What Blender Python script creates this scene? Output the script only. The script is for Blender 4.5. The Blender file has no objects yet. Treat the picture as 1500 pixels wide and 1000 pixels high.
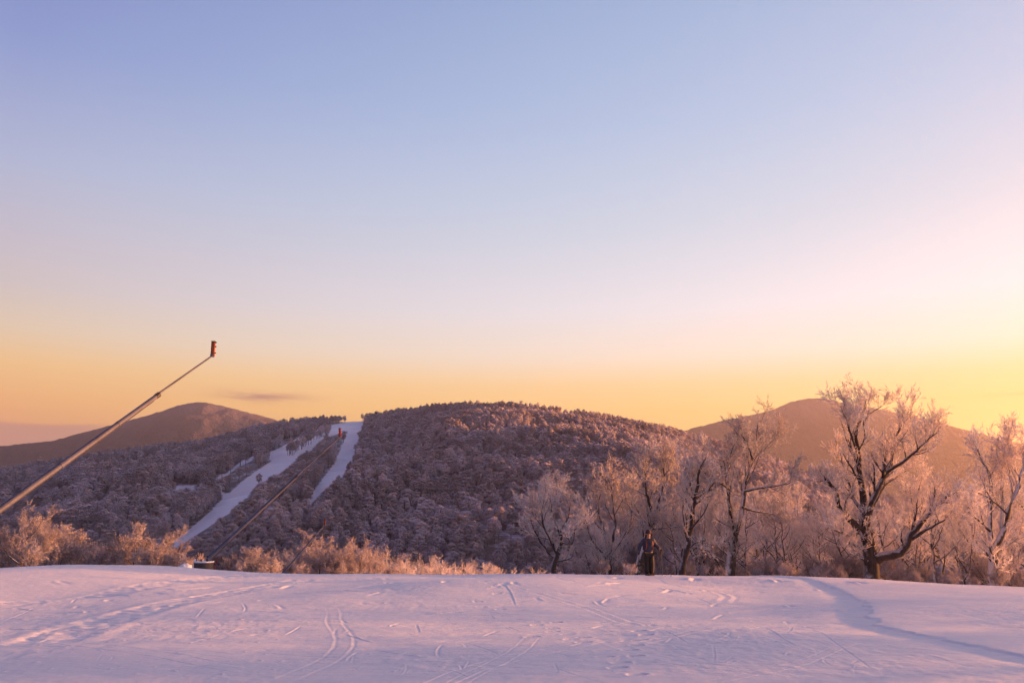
import bpy, bmesh, math, random
import numpy as np
from mathutils import Vector, Matrix

R = math.radians
S = bpy.context.scene
COL = S.collection
rng = np.random.default_rng(11)

# ------------------------------------------------------------------ camera
FPX, PITCH = 1250.0, math.atan(245 / 1250.0)        # focal length in pixels of a 1500 px wide frame
cam_data = bpy.data.cameras.new('camera')
cam_data.sensor_width = 36.0
cam_data.lens = FPX / 1500.0 * 36.0
cam_data.clip_start, cam_data.clip_end = 0.1, 60000.0
cam = bpy.data.objects.new('camera', cam_data)
COL.objects.link(cam)
cam.location = (0, 0, 0)
cam.rotation_euler = (math.pi / 2 + PITCH, 0, 0)
S.camera = cam

# ------------------------------------------------------------------ sun and sky
SUN_AZ, SUN_EL = 73.0, 3.7                          # degrees right of the view axis, above the horizon
sun_dir = Vector((math.sin(R(SUN_AZ)) * math.cos(R(SUN_EL)), math.cos(R(SUN_AZ)) * math.cos(R(SUN_EL)), math.sin(R(SUN_EL))))
sl = bpy.data.lights.new('sun', 'SUN')
sl.energy = 5.0
sl.angle = R(0.6)
sl.color = (1.0, 0.37, 0.11)
sun = bpy.data.objects.new('sun', sl)
COL.objects.link(sun)
sun.rotation_euler = (-sun_dir).to_track_quat('-Z', 'Y').to_euler()

world = bpy.data.worlds.new('World')
S.world = world
world.use_nodes = True
wn, wl = world.node_tree.nodes, world.node_tree.links
wn.clear()


def srgb(r, g, b):
    f = lambda c: (c / 255) / 12.92 if c / 255 <= .04045 else ((c / 255 + .055) / 1.055) ** 2.4
    return (f(r), f(g), f(b), 1.0)


class NT:
    """small node helper"""
    def __init__(self, tree):
        self.n, self.l = tree.nodes, tree.links

    def node(self, typ, **kw):
        nd = self.n.new(typ)
        for k, v in kw.items():
            setattr(nd, k, v)
        return nd

    def put(self, sock, v):
        if isinstance(v, bpy.types.NodeSocket):
            self.l.new(v, sock)
        else:
            sock.default_value = v

    def math(self, op, a, b=0.0, c=0.0, clamp=False):
        nd = self.node('ShaderNodeMath', operation=op, use_clamp=clamp)
        self.put(nd.inputs[0], a); self.put(nd.inputs[1], b); self.put(nd.inputs[2], c)
        return nd.outputs[0]

    def rng(self, v, a, b, c=0.0, d=1.0, smooth=True):
        nd = self.node('ShaderNodeMapRange', interpolation_type='SMOOTHSTEP' if smooth else 'LINEAR')
        nd.clamp = True
        self.put(nd.inputs[0], v)
        for i, q in enumerate((a, b, c, d)):
            self.put(nd.inputs[i + 1], q)
        return nd.outputs[0]

    def mix(self, f, a, b, blend='MIX'):
        nd = self.node('ShaderNodeMix', data_type='RGBA', blend_type=blend)
        self.put(nd.inputs[0], f); self.put(nd.inputs[6], a); self.put(nd.inputs[7], b)
        return nd.outputs[2]

    def ramp(self, v, stops, interp='EASE'):
        nd = self.node('ShaderNodeValToRGB')
        cr = nd.color_ramp
        cr.interpolation = interp
        while len(cr.elements) < len(stops):
            cr.elements.new(0.5)
        for e, (p, c) in zip(cr.elements, stops):
            e.position = p
            e.color = c
        self.put(nd.inputs[0], v)
        return nd.outputs[0]

    def noise(self, scale, detail=3.0, rough=.55, vec=None, dist=0.0):
        nd = self.node('ShaderNodeTexNoise')
        nd.inputs['Scale'].default_value = scale
        nd.inputs['Detail'].default_value = detail
        nd.inputs['Roughness'].default_value = rough
        nd.inputs['Distortion'].default_value = dist
        if vec is not None:
            self.l.new(vec, nd.inputs['Vector'])
        return nd.outputs[0]


def sky_nodes():
    t = NT(world.node_tree)
    out = t.node('ShaderNodeOutputWorld')
    tc = t.node('ShaderNodeTexCoord')
    sep = t.node('ShaderNodeSeparateXYZ')
    t.l.new(tc.outputs['Generated'], sep.inputs[0])
    x, y, z = sep.outputs
    D = 180 / math.pi
    el = t.math('MULTIPLY', t.math('ARCSINE', z), D)
    az = t.math('MULTIPLY', t.math('ARCTAN2', x, y), D)
    off = t.math('ABSOLUTE', t.math('SUBTRACT', az, SUN_AZ))
    off = t.math('MINIMUM', off, t.math('SUBTRACT', 360.0, off))      # azimuth away from the sun
    e01 = t.math('DIVIDE', el, 90.0, clamp=True)
    st = lambda l: [(d / 90.0, srgb(*c)) for d, c in l]
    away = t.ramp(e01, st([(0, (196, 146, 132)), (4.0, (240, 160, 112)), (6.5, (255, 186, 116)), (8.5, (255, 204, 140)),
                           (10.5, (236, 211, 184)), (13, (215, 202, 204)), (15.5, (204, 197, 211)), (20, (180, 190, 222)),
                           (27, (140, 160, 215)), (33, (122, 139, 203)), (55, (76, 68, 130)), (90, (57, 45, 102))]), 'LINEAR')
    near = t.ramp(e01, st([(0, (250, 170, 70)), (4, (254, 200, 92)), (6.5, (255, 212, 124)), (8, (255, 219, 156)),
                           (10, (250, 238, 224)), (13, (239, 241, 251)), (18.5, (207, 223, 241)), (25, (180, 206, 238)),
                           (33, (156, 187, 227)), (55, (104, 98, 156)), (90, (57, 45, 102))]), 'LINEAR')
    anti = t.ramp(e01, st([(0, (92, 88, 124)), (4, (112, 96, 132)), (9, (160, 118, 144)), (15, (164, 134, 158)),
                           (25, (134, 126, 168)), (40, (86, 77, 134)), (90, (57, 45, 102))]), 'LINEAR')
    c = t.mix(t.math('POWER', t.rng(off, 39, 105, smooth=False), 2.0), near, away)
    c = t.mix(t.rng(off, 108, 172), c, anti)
    # thin cloud bank low on the left, a wisp over the hill, a streak on the right
    mp = t.node('ShaderNodeCombineXYZ')
    t.put(mp.inputs[0], t.math('MULTIPLY', az, 0.22)); t.put(mp.inputs[1], t.math('MULTIPLY', el, 1.6))
    n = t.noise(1.0, 4.0, .6, mp.outputs[0])
    edge = t.math('ADD', el, t.math('MULTIPLY', t.math('SUBTRACT', n, .5), .5))
    bank = t.math('MULTIPLY', t.rng(edge, 5.05, 4.75), t.rng(az, -22.5, -27.5))
    c = t.mix(t.math('MULTIPLY', bank, .85), c, srgb(200, 140, 130))
    dx = t.math('DIVIDE', t.math('SUBTRACT', az, -16.6), 2.6)
    dy = t.math('DIVIDE', t.math('SUBTRACT', el, 7.1), .36)
    g = t.math('EXPONENT', t.math('MULTIPLY', t.math('ADD', t.math('MULTIPLY', dx, dx), t.math('MULTIPLY', dy, dy)), -1.0))
    wisp = t.math('MULTIPLY', g, t.rng(n, .36, .62))
    c = t.mix(t.math('MULTIPLY', wisp, .9), c, srgb(178, 122, 112))
    dx = t.math('DIVIDE', t.math('SUBTRACT', az, 32.0), 3.2)
    dy = t.math('DIVIDE', t.math('SUBTRACT', el, 6.52), .075)
    g = t.math('EXPONENT', t.math('MULTIPLY', t.math('ADD', t.math('MULTIPLY', dx, dx), t.math('MULTIPLY', dy, dy)), -1.0))
    c = t.mix(t.math('MULTIPLY', g, .75), c, srgb(222, 158, 96))
    sky = t.node('ShaderNodeTexSky', sky_type='NISHITA')
    sky.sun_disc = False
    sky.sun_elevation = R(SUN_EL)
    sky.sun_rotation = R(SUN_AZ)
    sky.altitude = 900
    sky.dust_density = 2.0
    b1 = t.node('ShaderNodeBackground'); t.put(b1.inputs[0], sky.outputs[0]); b1.inputs[1].default_value = 0.0055
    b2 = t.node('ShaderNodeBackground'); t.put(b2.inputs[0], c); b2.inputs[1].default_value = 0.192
    ad = t.node('ShaderNodeAddShader')
    t.l.new(b1.outputs[0], ad.inputs[0]); t.l.new(b2.outputs[0], ad.inputs[1])
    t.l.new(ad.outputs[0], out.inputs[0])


sky_nodes()
S.view_settings.view_transform = 'Standard'
S.view_settings.look = 'None'
S.view_settings.exposure = 2.25
S.view_settings.gamma = 1.0
S.view_settings.use_curve_mapping = False
S.render.engine = 'CYCLES'
S.cycles.use_denoising = True
S.cycles.max_bounces = 8
S.cycles.diffuse_bounces = 6
S.cycles.glossy_bounces = 2
S.cycles.transmission_bounces = 6
S.cycles.transparent_max_bounces = 8
S.cycles.volume_bounces = 0
S.cycles.use_adaptive_sampling = True
S.cycles.adaptive_threshold = 0.02

# ------------------------------------------------------------------ helpers
CP, SP = math.cos(PITCH), math.sin(PITCH)


def ray(px, py):
    dx, du = (px - 750) / FPX, (500 - py) / FPX
    return np.array([dx, CP - SP * du, SP + CP * du])


def at(px, py, Y):
    """world point seen at a photo position, Y metres ahead"""
    d = ray(px, py)
    return d * (Y / d[1])


def project(x, y, z):
    f = y * CP + z * SP
    u = -y * SP + z * CP
    return 750 + FPX * x / f, 500 - FPX * u / f


def _hash(ix, iy, seed):
    h = (ix.astype(np.int64) * 374761393 + iy.astype(np.int64) * 668265263 + seed * 982451653) & 0xFFFFFFFF
    h = ((h ^ (h >> 13)) * 1274126177) & 0xFFFFFFFF
    h = h ^ (h >> 16)
    return (h & 0xFFFFFF) / float(0xFFFFFF)


def vnoise(x, y, seed=0):
    ix, iy = np.floor(x), np.floor(y)
    fx, fy = x - ix, y - iy
    fx, fy = fx * fx * fx * (fx * (fx * 6 - 15) + 10), fy * fy * fy * (fy * (fy * 6 - 15) + 10)
    a, b = _hash(ix, iy, seed), _hash(ix + 1, iy, seed)
    c, d = _hash(ix, iy + 1, seed), _hash(ix + 1, iy + 1, seed)
    return (a + (b - a) * fx + (c - a) * fy + (a - b - c + d) * fx * fy) * 2 - 1


def fbm(x, y, seed=0, oct=4, gain=.5):
    s, a = 0, 1.0
    for k in range(oct):
        s = s + a * vnoise(x * 2 ** k + 13.7 * k, y * 2 ** k - 7.1 * k, seed + k)
        a *= gain
    return s


def sstep(a, b, x):
    t = np.clip((x - a) / (b - a), 0, 1)
    return t * t * (3 - 2 * t)


def mesh_np(name, verts, quads=None, tris=None, smooth=False):
    me = bpy.data.meshes.new(name)
    verts = np.asarray(verts, dtype=np.float32).reshape(-1, 3)
    me.vertices.add(len(verts))
    me.vertices.foreach_set('co', verts.ravel())
    loops, starts, n = [], [], 0
    for arr, k in ((quads, 4), (tris, 3)):
        if arr is not None and len(arr):
            arr = np.asarray(arr, dtype=np.int32).reshape(-1, k)
            loops.append(arr.ravel())
            starts.append(n + np.arange(len(arr), dtype=np.int32) * k)
            n += arr.size
    loops = np.concatenate(loops); starts = np.concatenate(starts)
    me.loops.add(len(loops)); me.loops.foreach_set('vertex_index', loops)
    me.polygons.add(len(starts)); me.polygons.foreach_set('loop_start', starts)
    if smooth:
        me.polygons.foreach_set('use_smooth', np.ones(len(starts), dtype=bool))
    me.update(calc_edges=True)
    me.validate()
    return me


def link(name, me, mat=None, parent=None):
    o = bpy.data.objects.new(name, me)
    COL.objects.link(o)
    if mat is not None and me is not None and not me.materials:
        me.materials.append(mat)
    if parent is not None:
        o.parent = parent
    return o


def empty(name, loc, rz=0.0):
    o = bpy.data.objects.new(name, None)
    COL.objects.link(o)
    o.location = [float(v) for v in loc]
    o.rotation_euler = (0, 0, rz)
    o.empty_display_size = .2
    return o


def tag(o, label=None, cat=None, group=None, kind=None):
    for k, v in (('label', label), ('category', cat), ('group', group), ('kind', kind)):
        if v:
            o[k] = v
    return o


def grid_mesh(name, X, Y, Z, smooth=True):
    h, w = X.shape
    idx = np.arange(h * w).reshape(h, w)
    q = np.stack([idx[:-1, :-1], idx[:-1, 1:], idx[1:, 1:], idx[1:, :-1]], -1).reshape(-1, 4)
    return mesh_np(name, np.stack([X, Y, Z], -1).reshape(-1, 3), q, smooth=smooth)


# ------------------------------------------------------------------ materials
def material(name):
    m = bpy.data.materials.new(name)
    m.use_nodes = True
    m.node_tree.nodes.clear()
    t = NT(m.node_tree)
    out = t.node('ShaderNodeOutputMaterial')
    return m, t, out


def principled(t, out, rough=.8, **kw):
    p = t.node('ShaderNodeBsdfPrincipled')
    p.inputs['Roughness'].default_value = rough
    t.l.new(p.outputs[0], out.inputs[0])
    return p


def simple(name, col, rough=.6, metal=0.0, var=.25, scale=6.0, bump=0.0):
    m, t, out = material(name)
    p = principled(t, out, rough)
    tc = t.node('ShaderNodeTexCoord')
    n = t.noise(scale, 4, .6, tc.outputs['Object'])
    lo = tuple(c * (1 - var) for c in col[:3]) + (1,)
    hi = tuple(min(1, c * (1 + var)) for c in col[:3]) + (1,)
    t.put(p.inputs['Base Color'], t.mix(t.rng(n, .3, .7), lo, hi))
    p.inputs['Metallic'].default_value = metal
    if bump:
        b = t.node('ShaderNodeBump'); b.inputs['Strength'].default_value = bump; b.inputs['Distance'].default_value = .01
        t.l.new(n, b.inputs['Height']); t.l.new(b.outputs[0], p.inputs['Normal'])
    return m


def snow_material(name, near=True):
    m, t, out = material(name)
    p = principled(t, out, .55)
    g = t.node('ShaderNodeNewGeometry')
    if near:
        mp = t.node('ShaderNodeMapping'); mp.inputs['Rotation'].default_value = (0, 0, R(-24)); mp.inputs['Scale'].default_value = (.35, 1.6, 1)
        t.l.new(g.outputs['Position'], mp.inputs[0])
        streak = t.noise(2.2, 6, .62, mp.outputs[0], .6)
        grain = t.noise(26.0, 3, .6, g.outputs['Position'])
        fine = t.noise(140.0, 2, .5, g.outputs['Position'])
        mp2 = t.node('ShaderNodeMapping'); mp2.inputs['Rotation'].default_value = (0, 0, R(-14)); mp2.inputs['Scale'].default_value = (.5, 2.6, 1)
        t.l.new(g.outputs['Position'], mp2.inputs[0])
        fstreak = t.noise(7.0, 5, .65, mp2.outputs[0], .4)
        h = t.math('ADD', t.math('MULTIPLY', streak, .030), t.math('ADD', t.math('MULTIPLY', grain, .005), t.math('MULTIPLY', fine, .0012)))
        h = t.math('ADD', h, t.math('MULTIPLY', fstreak, .016))
        b = t.node('ShaderNodeBump'); b.inputs['Strength'].default_value = .6; b.inputs['Distance'].default_value = 1.0
        t.l.new(h, b.inputs['Height']); t.l.new(b.outputs[0], p.inputs['Normal'])
        t.put(p.inputs['Base Color'], t.mix(grain, (.80, .80, .84, 1), (.88, .88, .90, 1)))
    else:
        n = t.noise(.02, 5, .6, g.outputs['Position'])
        at_ = t.node('ShaderNodeAttribute', attribute_name='open')
        f2 = t.noise(.12, 4, .7, g.outputs['Position'])
        floor = t.mix(t.rng(f2, .48, .68), (.16, .125, .12, 1), (.62, .60, .66, 1))     # brush and litter with snow between
        t.put(p.inputs['Base Color'], t.mix(at_.outputs['Fac'], floor, t.mix(n, (.74, .74, .80, 1), (.84, .84, .88, 1))))
    p.inputs['Specular IOR Level'].default_value = .25
    return m


M = {}
M['snow'] = snow_material('groomed_snow')
M['snow_far'] = snow_material('hill_snow', False)


def bark_material(name, dark, frost, amount):
    m, t, out = material(name)
    p = principled(t, out, .9)
    g = t.node('ShaderNodeNewGeometry')
    tc = t.node('ShaderNodeTexCoord')
    n1 = t.noise(3.0, 5, .65, tc.outputs['Object'])
    mp = t.node('ShaderNodeMapping'); mp.inputs['Scale'].default_value = (9, 9, 1.6)
    t.l.new(tc.outputs['Object'], mp.inputs[0])
    n2 = t.noise(2.0, 4, .6, mp.outputs[0])
    bark = t.mix(t.rng(n2, .3, .7), tuple(c * .6 for c in dark) + (1,), tuple(c * 1.5 for c in dark) + (1,))
    sep = t.node('ShaderNodeSeparateXYZ'); t.l.new(g.outputs['Normal'], sep.inputs[0])
    side = t.math('ADD', t.math('MULTIPLY', sep.outputs[2], .55), t.math('MULTIPLY', sep.outputs[0], -.25))
    f = t.math('ADD', t.math('ADD', n1, side), amount - .5)
    t.put(p.inputs['Base Color'], t.mix(t.rng(f, .42, .68), bark, frost + (1,)))
    b = t.node('ShaderNodeBump'); b.inputs['Strength'].default_value = .6; b.inputs['Distance'].default_value = .03
    t.l.new(n2, b.inputs['Height']); t.l.new(b.outputs[0], p.inputs['Normal'])
    return m


def frost_material(name, lo, hi, trans=.35, scale=.6, island=.7):
    m, t, out = material(name)
    g = t.node('ShaderNodeNewGeometry')
    oi = t.node('ShaderNodeObjectInfo')
    n = t.noise(scale, 4, .7, g.outputs['Position'])
    f = t.math('ADD', t.rng(n, .3, .7), t.math('MULTIPLY', t.math('SUBTRACT', g.outputs['Random Per Island'], .5), island), clamp=True)
    c = t.mix(f, lo + (1,), hi + (1,))
    v = t.math('ADD', .85, t.math('MULTIPLY', oi.outputs['Random'], .3))
    cv = t.node('ShaderNodeVectorMath', operation='SCALE'); t.l.new(c, cv.inputs[0]); t.put(cv.inputs['Scale'], v)
    d = t.node('ShaderNodeBsdfDiffuse'); t.l.new(cv.outputs[0], d.inputs[0])
    tr = t.node('ShaderNodeBsdfTranslucent'); t.l.new(cv.outputs[0], tr.inputs[0])
    mx = t.node('ShaderNodeMixShader'); mx.inputs[0].default_value = trans
    t.l.new(d.outputs[0], mx.inputs[1]); t.l.new(tr.outputs[0], mx.inputs[2])
    t.l.new(mx.outputs[0], out.inputs[0])
    return m


M['bark'] = bark_material('frosted_bark', (.055, .038, .032), (.58, .55, .56), .42)
M['bark_dark'] = bark_material('dark_bark', (.045, .03, .026), (.42, .40, .42), .20)
M['frost'] = frost_material('frosted_twigs', (.74, .66, .64), (.94, .91, .90), .5)
M['frost_bush'] = frost_material('frosted_brush', (.48, .41, .42), (.84, .79, .81), .45)
M['frost_far'] = frost_material('frosted_forest_twigs', (.62, .56, .62), (.88, .83, .90), .5, .03, .4)
M['bark_far'] = simple('forest_trunk_bark', (.22, .19, .21), .9, 0, .5, 2.0)
M['steel'] = simple('galvanised_steel', (.075, .085, .14), .65, .0, .22, 1.5)
M['steel_dark'] = simple('dark_steel', (.035, .03, .036), .6, .1)
M['gun_orange'] = simple('orange_gun_head', (.22, .05, .015), .5, .0, .2, 4)
M['gun_red'] = simple('red_gun_head', (.36, .03, .02), .5, .0, .2, 4)
M['black'] = simple('black_rubber', (.02, .02, .022), .7)
M['red_pole'] = simple('red_bamboo', (.42, .04, .04), .6)
M['pad'] = simple('charcoal_foam_pad', (.05, .047, .05), .8, 0, .3, 3, .3)
M['drift'] = simple('drift_snow', (.82, .83, .86), .6, 0, .05, 3, .2)
M['wood'] = simple('weathered_hut_boards', (.06, .045, .04), .8)


# ------------------------------------------------------------------ terrain heights
_py = np.array([-400, -60, 0, 8, 20, 30, 38, 46, 60, 90, 150, 200, 330, 420, 20000], float)
_pz = np.array([6, -.9, -1.58, -1.72, -2.10, -2.44, -2.76, -3.45, -5.6, -11.5, -24, -34, -47, -47, -47], float)
_ty = np.concatenate([np.arange(-80, 120, .5), np.arange(120, 500, 2.0)])
_tz = np.interp(_ty, _py, _pz)
for _i in range(2):
    _k = np.ones(13) / 13
    _tz[6:-6] = np.convolve(_tz, _k, 'valid')
# crest offset across the slope
_cx = np.array([-60, -22.5, -17, -13, -10.5, -4.5, 1.6, 6, 12.5, 16.5, 23.4, 34, 60])
_cz = np.array([-.2, .12, .46, .15, 0, 0, .06, -.055, -.08, -.29, -.53, -.8, -1.2])


def base_height(x, y):
    z = np.interp(y, _ty, _tz)
    cz = 0
    for dx in (-1.5, -.5, .5, 1.5):
        cz = cz + np.interp(x + dx, _cx, _cz) / 4
    return z + cz * sstep(9, 36, y)


def ground_at(px, py):
    d = ray(px, py)
    ys = np.linspace(4, 60, 1200)
    p = d[None, :] * (ys / d[1])[:, None]
    h = base_height(p[:, 0], p[:, 1])
    k = np.argmax(p[:, 2] <= h)
    if p[k, 2] > h[k]:
        k = np.argmin(p[:, 2] - h)
    return p[k]


# silhouette of the forested hill in the photograph -> crest heights at the crest distance
_hill_px = np.array([-500, -200, 0, 100, 200, 300, 400, 470, 530, 600, 640, 700, 760, 800, 850, 900, 950, 1000, 1050, 1120, 1200, 1300, 1500, 1900])
_hill_py = np.array([735, 708, 688, 668, 652, 641, 616, 608, 610, 596, 589, 586, 589, 593, 599, 607, 617, 630, 645, 668, 700, 730, 752, 760])


def _crest_y(t):
    return 900 + 120 * np.exp(-((t + .15) / .25) ** 2) - 150 * sstep(.05, .5, t) - 60 * sstep(-.3, -.6, t)


_hz_px = np.linspace(-500, 1900, 240)
_hz_py = np.interp(_hz_px, _hill_px, _hill_py)
_hz_py[3:-3] = np.convolve(_hz_py, np.ones(7) / 7, 'valid')
_hz_t, _hz_e = [], []
for _a, _b in zip(_hz_px, _hz_py):
    _d = ray(_a, _b)
    _hz_t.append(_d[0] / _d[1]); _hz_e.append(_d[2] / _d[1])
_hz_t, _hz_e = np.array(_hz_t), np.array(_hz_e)
FOOT = 300.0


def hill_height(x, y):
    t = x / np.maximum(y, 1)
    yc = _crest_y(t)
    zc = np.interp(t, _hz_t, _hz_e) * yc - 8.0
    s = (y - FOOT) / (yc - FOOT)
    up = np.clip(s, 0, 1)
    g = up ** 1.05 * (1 - .18 * (1 - up) * up * 4 * .3)
    g = g + .10 * np.sin(math.pi * up)
    rise = (zc + 47) * g * sstep(-.02, .12, s)
    over = np.clip(s - 1, 0, 10)
    fall = -np.minimum(over * over * 500 + over * 30, zc + 47 + 20)
    z = -47 + rise + fall
    inside = sstep(0, .25, s) * (1 - sstep(1.0, 1.2, s) * .6) * (1 - .85 * sstep(.8, .98, s))
    z = z + inside * (7 * fbm(x / 190, y / 150, 40, 3) + 2.0 * fbm(x / 45, y / 45, 50, 3))
    for px, py, Y, sx, sy, A in ((860, 655, 640, 95, 42, 15), (700, 745, 520, 120, 40, 9), (1000, 700, 560, 90, 45, 14),
                                 (560, 700, 560, 60, 60, 6), (150, 690, 700, 120, 60, 8), (250, 740, 560, 70, 50, -6)):
        c = at(px, py, Y)
        z = z + A * np.exp(-((x - c[0]) / sx) ** 2 - ((y - Y) / sy) ** 2)
    return z


def far_height(x, y):
    zb = np.interp(y, _ty, _tz)
    w = sstep(190, 330, y)
    return zb * (1 - w) + hill_height(x, y) * w


# ------------------------------------------------------------------ near snow slope with tracks
def build_snow_slope():
    ta = np.tan(np.linspace(R(-36), R(36), 1250))
    ta = np.concatenate([np.tan(np.linspace(R(-72), R(-36.4), 50)), ta, np.tan(np.linspace(R(36.4), R(72), 50))])
    iv = np.linspace(1 / 6.5, 1 / 46.0, 640)
    ys = np.concatenate([np.linspace(-12, 6.4, 40), 1 / iv, np.geomspace(46.6, 175, 70)])
    w = np.where(ys < 6.5, 6.5, ys)
    Y, T = np.meshgrid(ys, ta, indexing='ij')
    X = T * w[:, None]
    Z = base_height(X, Y)
    # broad undulation, drifts, and fine wind ripple
    near = (Y < 60)
    amp = 1 - sstep(34, 46, Y) * .75
    Z = Z + amp * (.115 * fbm(X / 7.5, Y / 9.0, 3, 3, .40) + .007 * fbm(X / 1.3 + Y * .2, Y / 1.1, 9, 4))
    rip = fbm((X * .93 + Y * .37) / 1.5, (Y * .93 - X * .37) / .22, 21, 3)
    Z = Z + amp * .004 * rip * (.4 + sstep(-.2, .6, fbm(X / 5, Y / 5, 77, 2)))
    # hollow at the far left
    c = ground_at(15, 862)
    Z = Z - .28 * np.exp(-((X - c[0]) / 3.2) ** 2 - ((Y - c[1]) / 2.6) ** 2)
    # shaded bowl inside the curved bank
    c = ground_at(1090, 878)
    Z = Z - .13 * np.exp(-((X - c[0]) / 4.0) ** 2 - ((Y - c[1]) / 5.0) ** 2)
    # swell that catches the light in the middle
    for px, py, sx, sy, a in ((800, 862, 6, 4, .16), (560, 885, 3.5, 3, .07), (120, 965, 2.5, 1.6, .06), (1150, 935, 1.8, 1.8, .07), (1400, 890, 4, 4, .12)):
        c = ground_at(px, py)
        Z = Z + a * np.exp(-((X - c[0]) / sx) ** 2 - ((Y - c[1]) / sy) ** 2)

    fx, fy = X.ravel(), Y.ravel()
    dz = np.zeros_like(fx)

    def dist_to(poly, reach):
        poly = np.asarray(poly)
        lo, hi = poly.min(0) - reach, poly.max(0) + reach
        idx = np.nonzero((fx > lo[0]) & (fx < hi[0]) & (fy > lo[1]) & (fy < hi[1]))[0]
        px, py = fx[idx], fy[idx]
        best = np.full(len(idx), 1e9); side = np.zeros(len(idx)); arc = np.zeros(len(idx)); L = 0
        for a, b in zip(poly[:-1], poly[1:]):
            d = b - a; l = math.hypot(*d) + 1e-9
            u = np.clip(((px - a[0]) * d[0] + (py - a[1]) * d[1]) / l ** 2, 0, 1)
            q = np.hypot(px - a[0] - u * d[0], py - a[1] - u * d[1])
            k = q < best
            best[k] = q[k]; arc[k] = (L + u * l)[k]
            side[k] = np.sign(d[0] * (py - a[1]) - d[1] * (px - a[0]))[k]
            L += l
        return idx, best, side, arc, L

    def px_path(pts, n=4):
        g = [ground_at(*p)[:2] for p in pts]
        g = np.array(g)
        u = np.linspace(0, len(g) - 1, (len(g) - 1) * n + 1)
        i = np.clip(u.astype(int), 0, len(g) - 2); f = (u - i)[:, None]
        p0, p1, p2, p3 = g[np.clip(i - 1, 0, None)], g[i], g[i + 1], g[np.clip(i + 2, None, len(g) - 1)]
        return .5 * (2 * p1 + (p2 - p0) * f + (2 * p0 - 5 * p1 + 4 * p2 - p3) * f ** 2 + (3 * p1 - p0 - 3 * p2 + p3) * f ** 3)

    def groove(path, width, depth, rim=.4, fade=True):
        idx, d, sd, arc, L = dist_to(path, width * 5)
        w_ = width
        e = np.clip(np.minimum(arc, L - arc) / (L * .25 + 1e-6), 0, 1) if fade else 1
        prof = -depth * np.exp(-(d / w_) ** 2) + rim * depth * np.exp(-((d - 1.9 * w_) / (.8 * w_)) ** 2) * (sd > 0)
        dz[idx] += prof * e

    # snow machine tracks on the left: banded tread marks
    for pts, wd in (([(-40, 889), (60, 876), (130, 866), (250, 853), (350, 846), (500, 842)], .55),
                    ([(60, 952), (120, 925), (200, 900), (280, 879), (350, 862), (440, 849)], .5)):
        path = px_path(pts, 5)
        idx, d, sd, arc, L = dist_to(path, 1.4)
        band = sstep(wd, wd * .7, d)
        bumps = .5 + .5 * np.sin(arc * 2 * math.pi / .55 + 1.2 * vnoise(fx[idx] * 2, fy[idx] * 2, 4))
        dz[idx] += -.014 * band * (.3 + .7 * bumps) + .006 * np.exp(-((d - wd * 1.15) / .12) ** 2) \
            + band * .014 * vnoise(fx[idx] * 4.5, fy[idx] * 4.5, 8)
    # curved bank on the right
    path = px_path([(1120, 845.5), (1175, 849), (1225, 860), (1262, 882), (1276, 903), (1288, 917), (1330, 929), (1400, 943), (1520, 967)], 6)
    idx, d, sd, arc, L = dist_to(path, 6)
    s = np.where(sd > 0, d, -d) + .10 * vnoise(fx[idx] * 2.2, fy[idx] * 2.2, 31) + .05 * vnoise(fx[idx] * 6, fy[idx] * 6, 32)
    dz[idx] += .024 * sstep(-.03, .08, s) * np.exp(-np.maximum(s, 0) / 2.6) - .02 * np.exp(-((s + .35) / .35) ** 2)
    # ski marks
    r = np.random.default_rng(5)
    marks = [[(700, 862), (740, 868), (755, 886)], [(805, 846), (845, 862), (880, 866)], [(600, 995), (650, 985), (700, 1002)],
             [(625, 943), (680, 945), (740, 966)], [(790, 958), (830, 965), (870, 977)], [(915, 910), (975, 926), (1010, 948)],
             [(1180, 920), (1210, 938), (1280, 985)], [(1115, 918), (1160, 950), (1230, 965)], [(610, 912), (613, 925), (614, 930)],
             [(812, 975), (816, 985), (817, 992)], [(1160, 918), (1158, 930), (1150, 936)], [(1045, 950), (1047, 965), (1046, 976)],
             [(287, 910), (293, 903), (300, 895)], [(105, 882), (112, 872), (118, 866)], [(0, 912), (30, 898), (55, 885)],
             [(355, 900), (360, 895), (355, 888)], [(1000, 905), (1060, 915), (1130, 925)], [(1010, 870), (1050, 880), (1090, 884)],
             [(720, 850), (780, 858), (830, 858)], [(640, 865), (700, 855), (760, 860)], [(1240, 940), (1330, 955), (1440, 985)],
             [(180, 975), (330, 983), (420, 986)], [(260, 960), (300, 945), (325, 935)], [(950, 845), (1000, 862), (1040, 866)]]
    for mk in marks:
        pp = px_path(mk, 5); wd = max(.009, .0009 * pp[:, 1].mean()); groove(pp, wd, wd * .45, .6)
    for k in range(420):
        z = r.random()
        cx, cy = (r.uniform(480, 1290), r.uniform(846, 995)) if z < .7 else (r.uniform(0, 520), r.uniform(850, 995))
        p = ground_at(cx, cy)[:2]
        a = r.normal(R(18), R(34)) if r.random() < .8 else r.normal(R(95), R(25))
        L = r.uniform(.25, 1.4) * (p[1] / 12) ** .6; k_ = r.normal(0, .22)
        u = np.linspace(-.5, .5, 7)
        ang = a + k_ * u * 2
        st = np.stack([np.cos(ang), np.sin(ang)], 1) * L / 7
        wd = max(.008, .0008 * p[1], .0001 * p[1] ** 2) * r.uniform(.8, 1.4)
        groove(p + np.cumsum(st, 0) - st.sum(0) / 2, wd, wd * r.uniform(.12, .40), .7)
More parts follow.
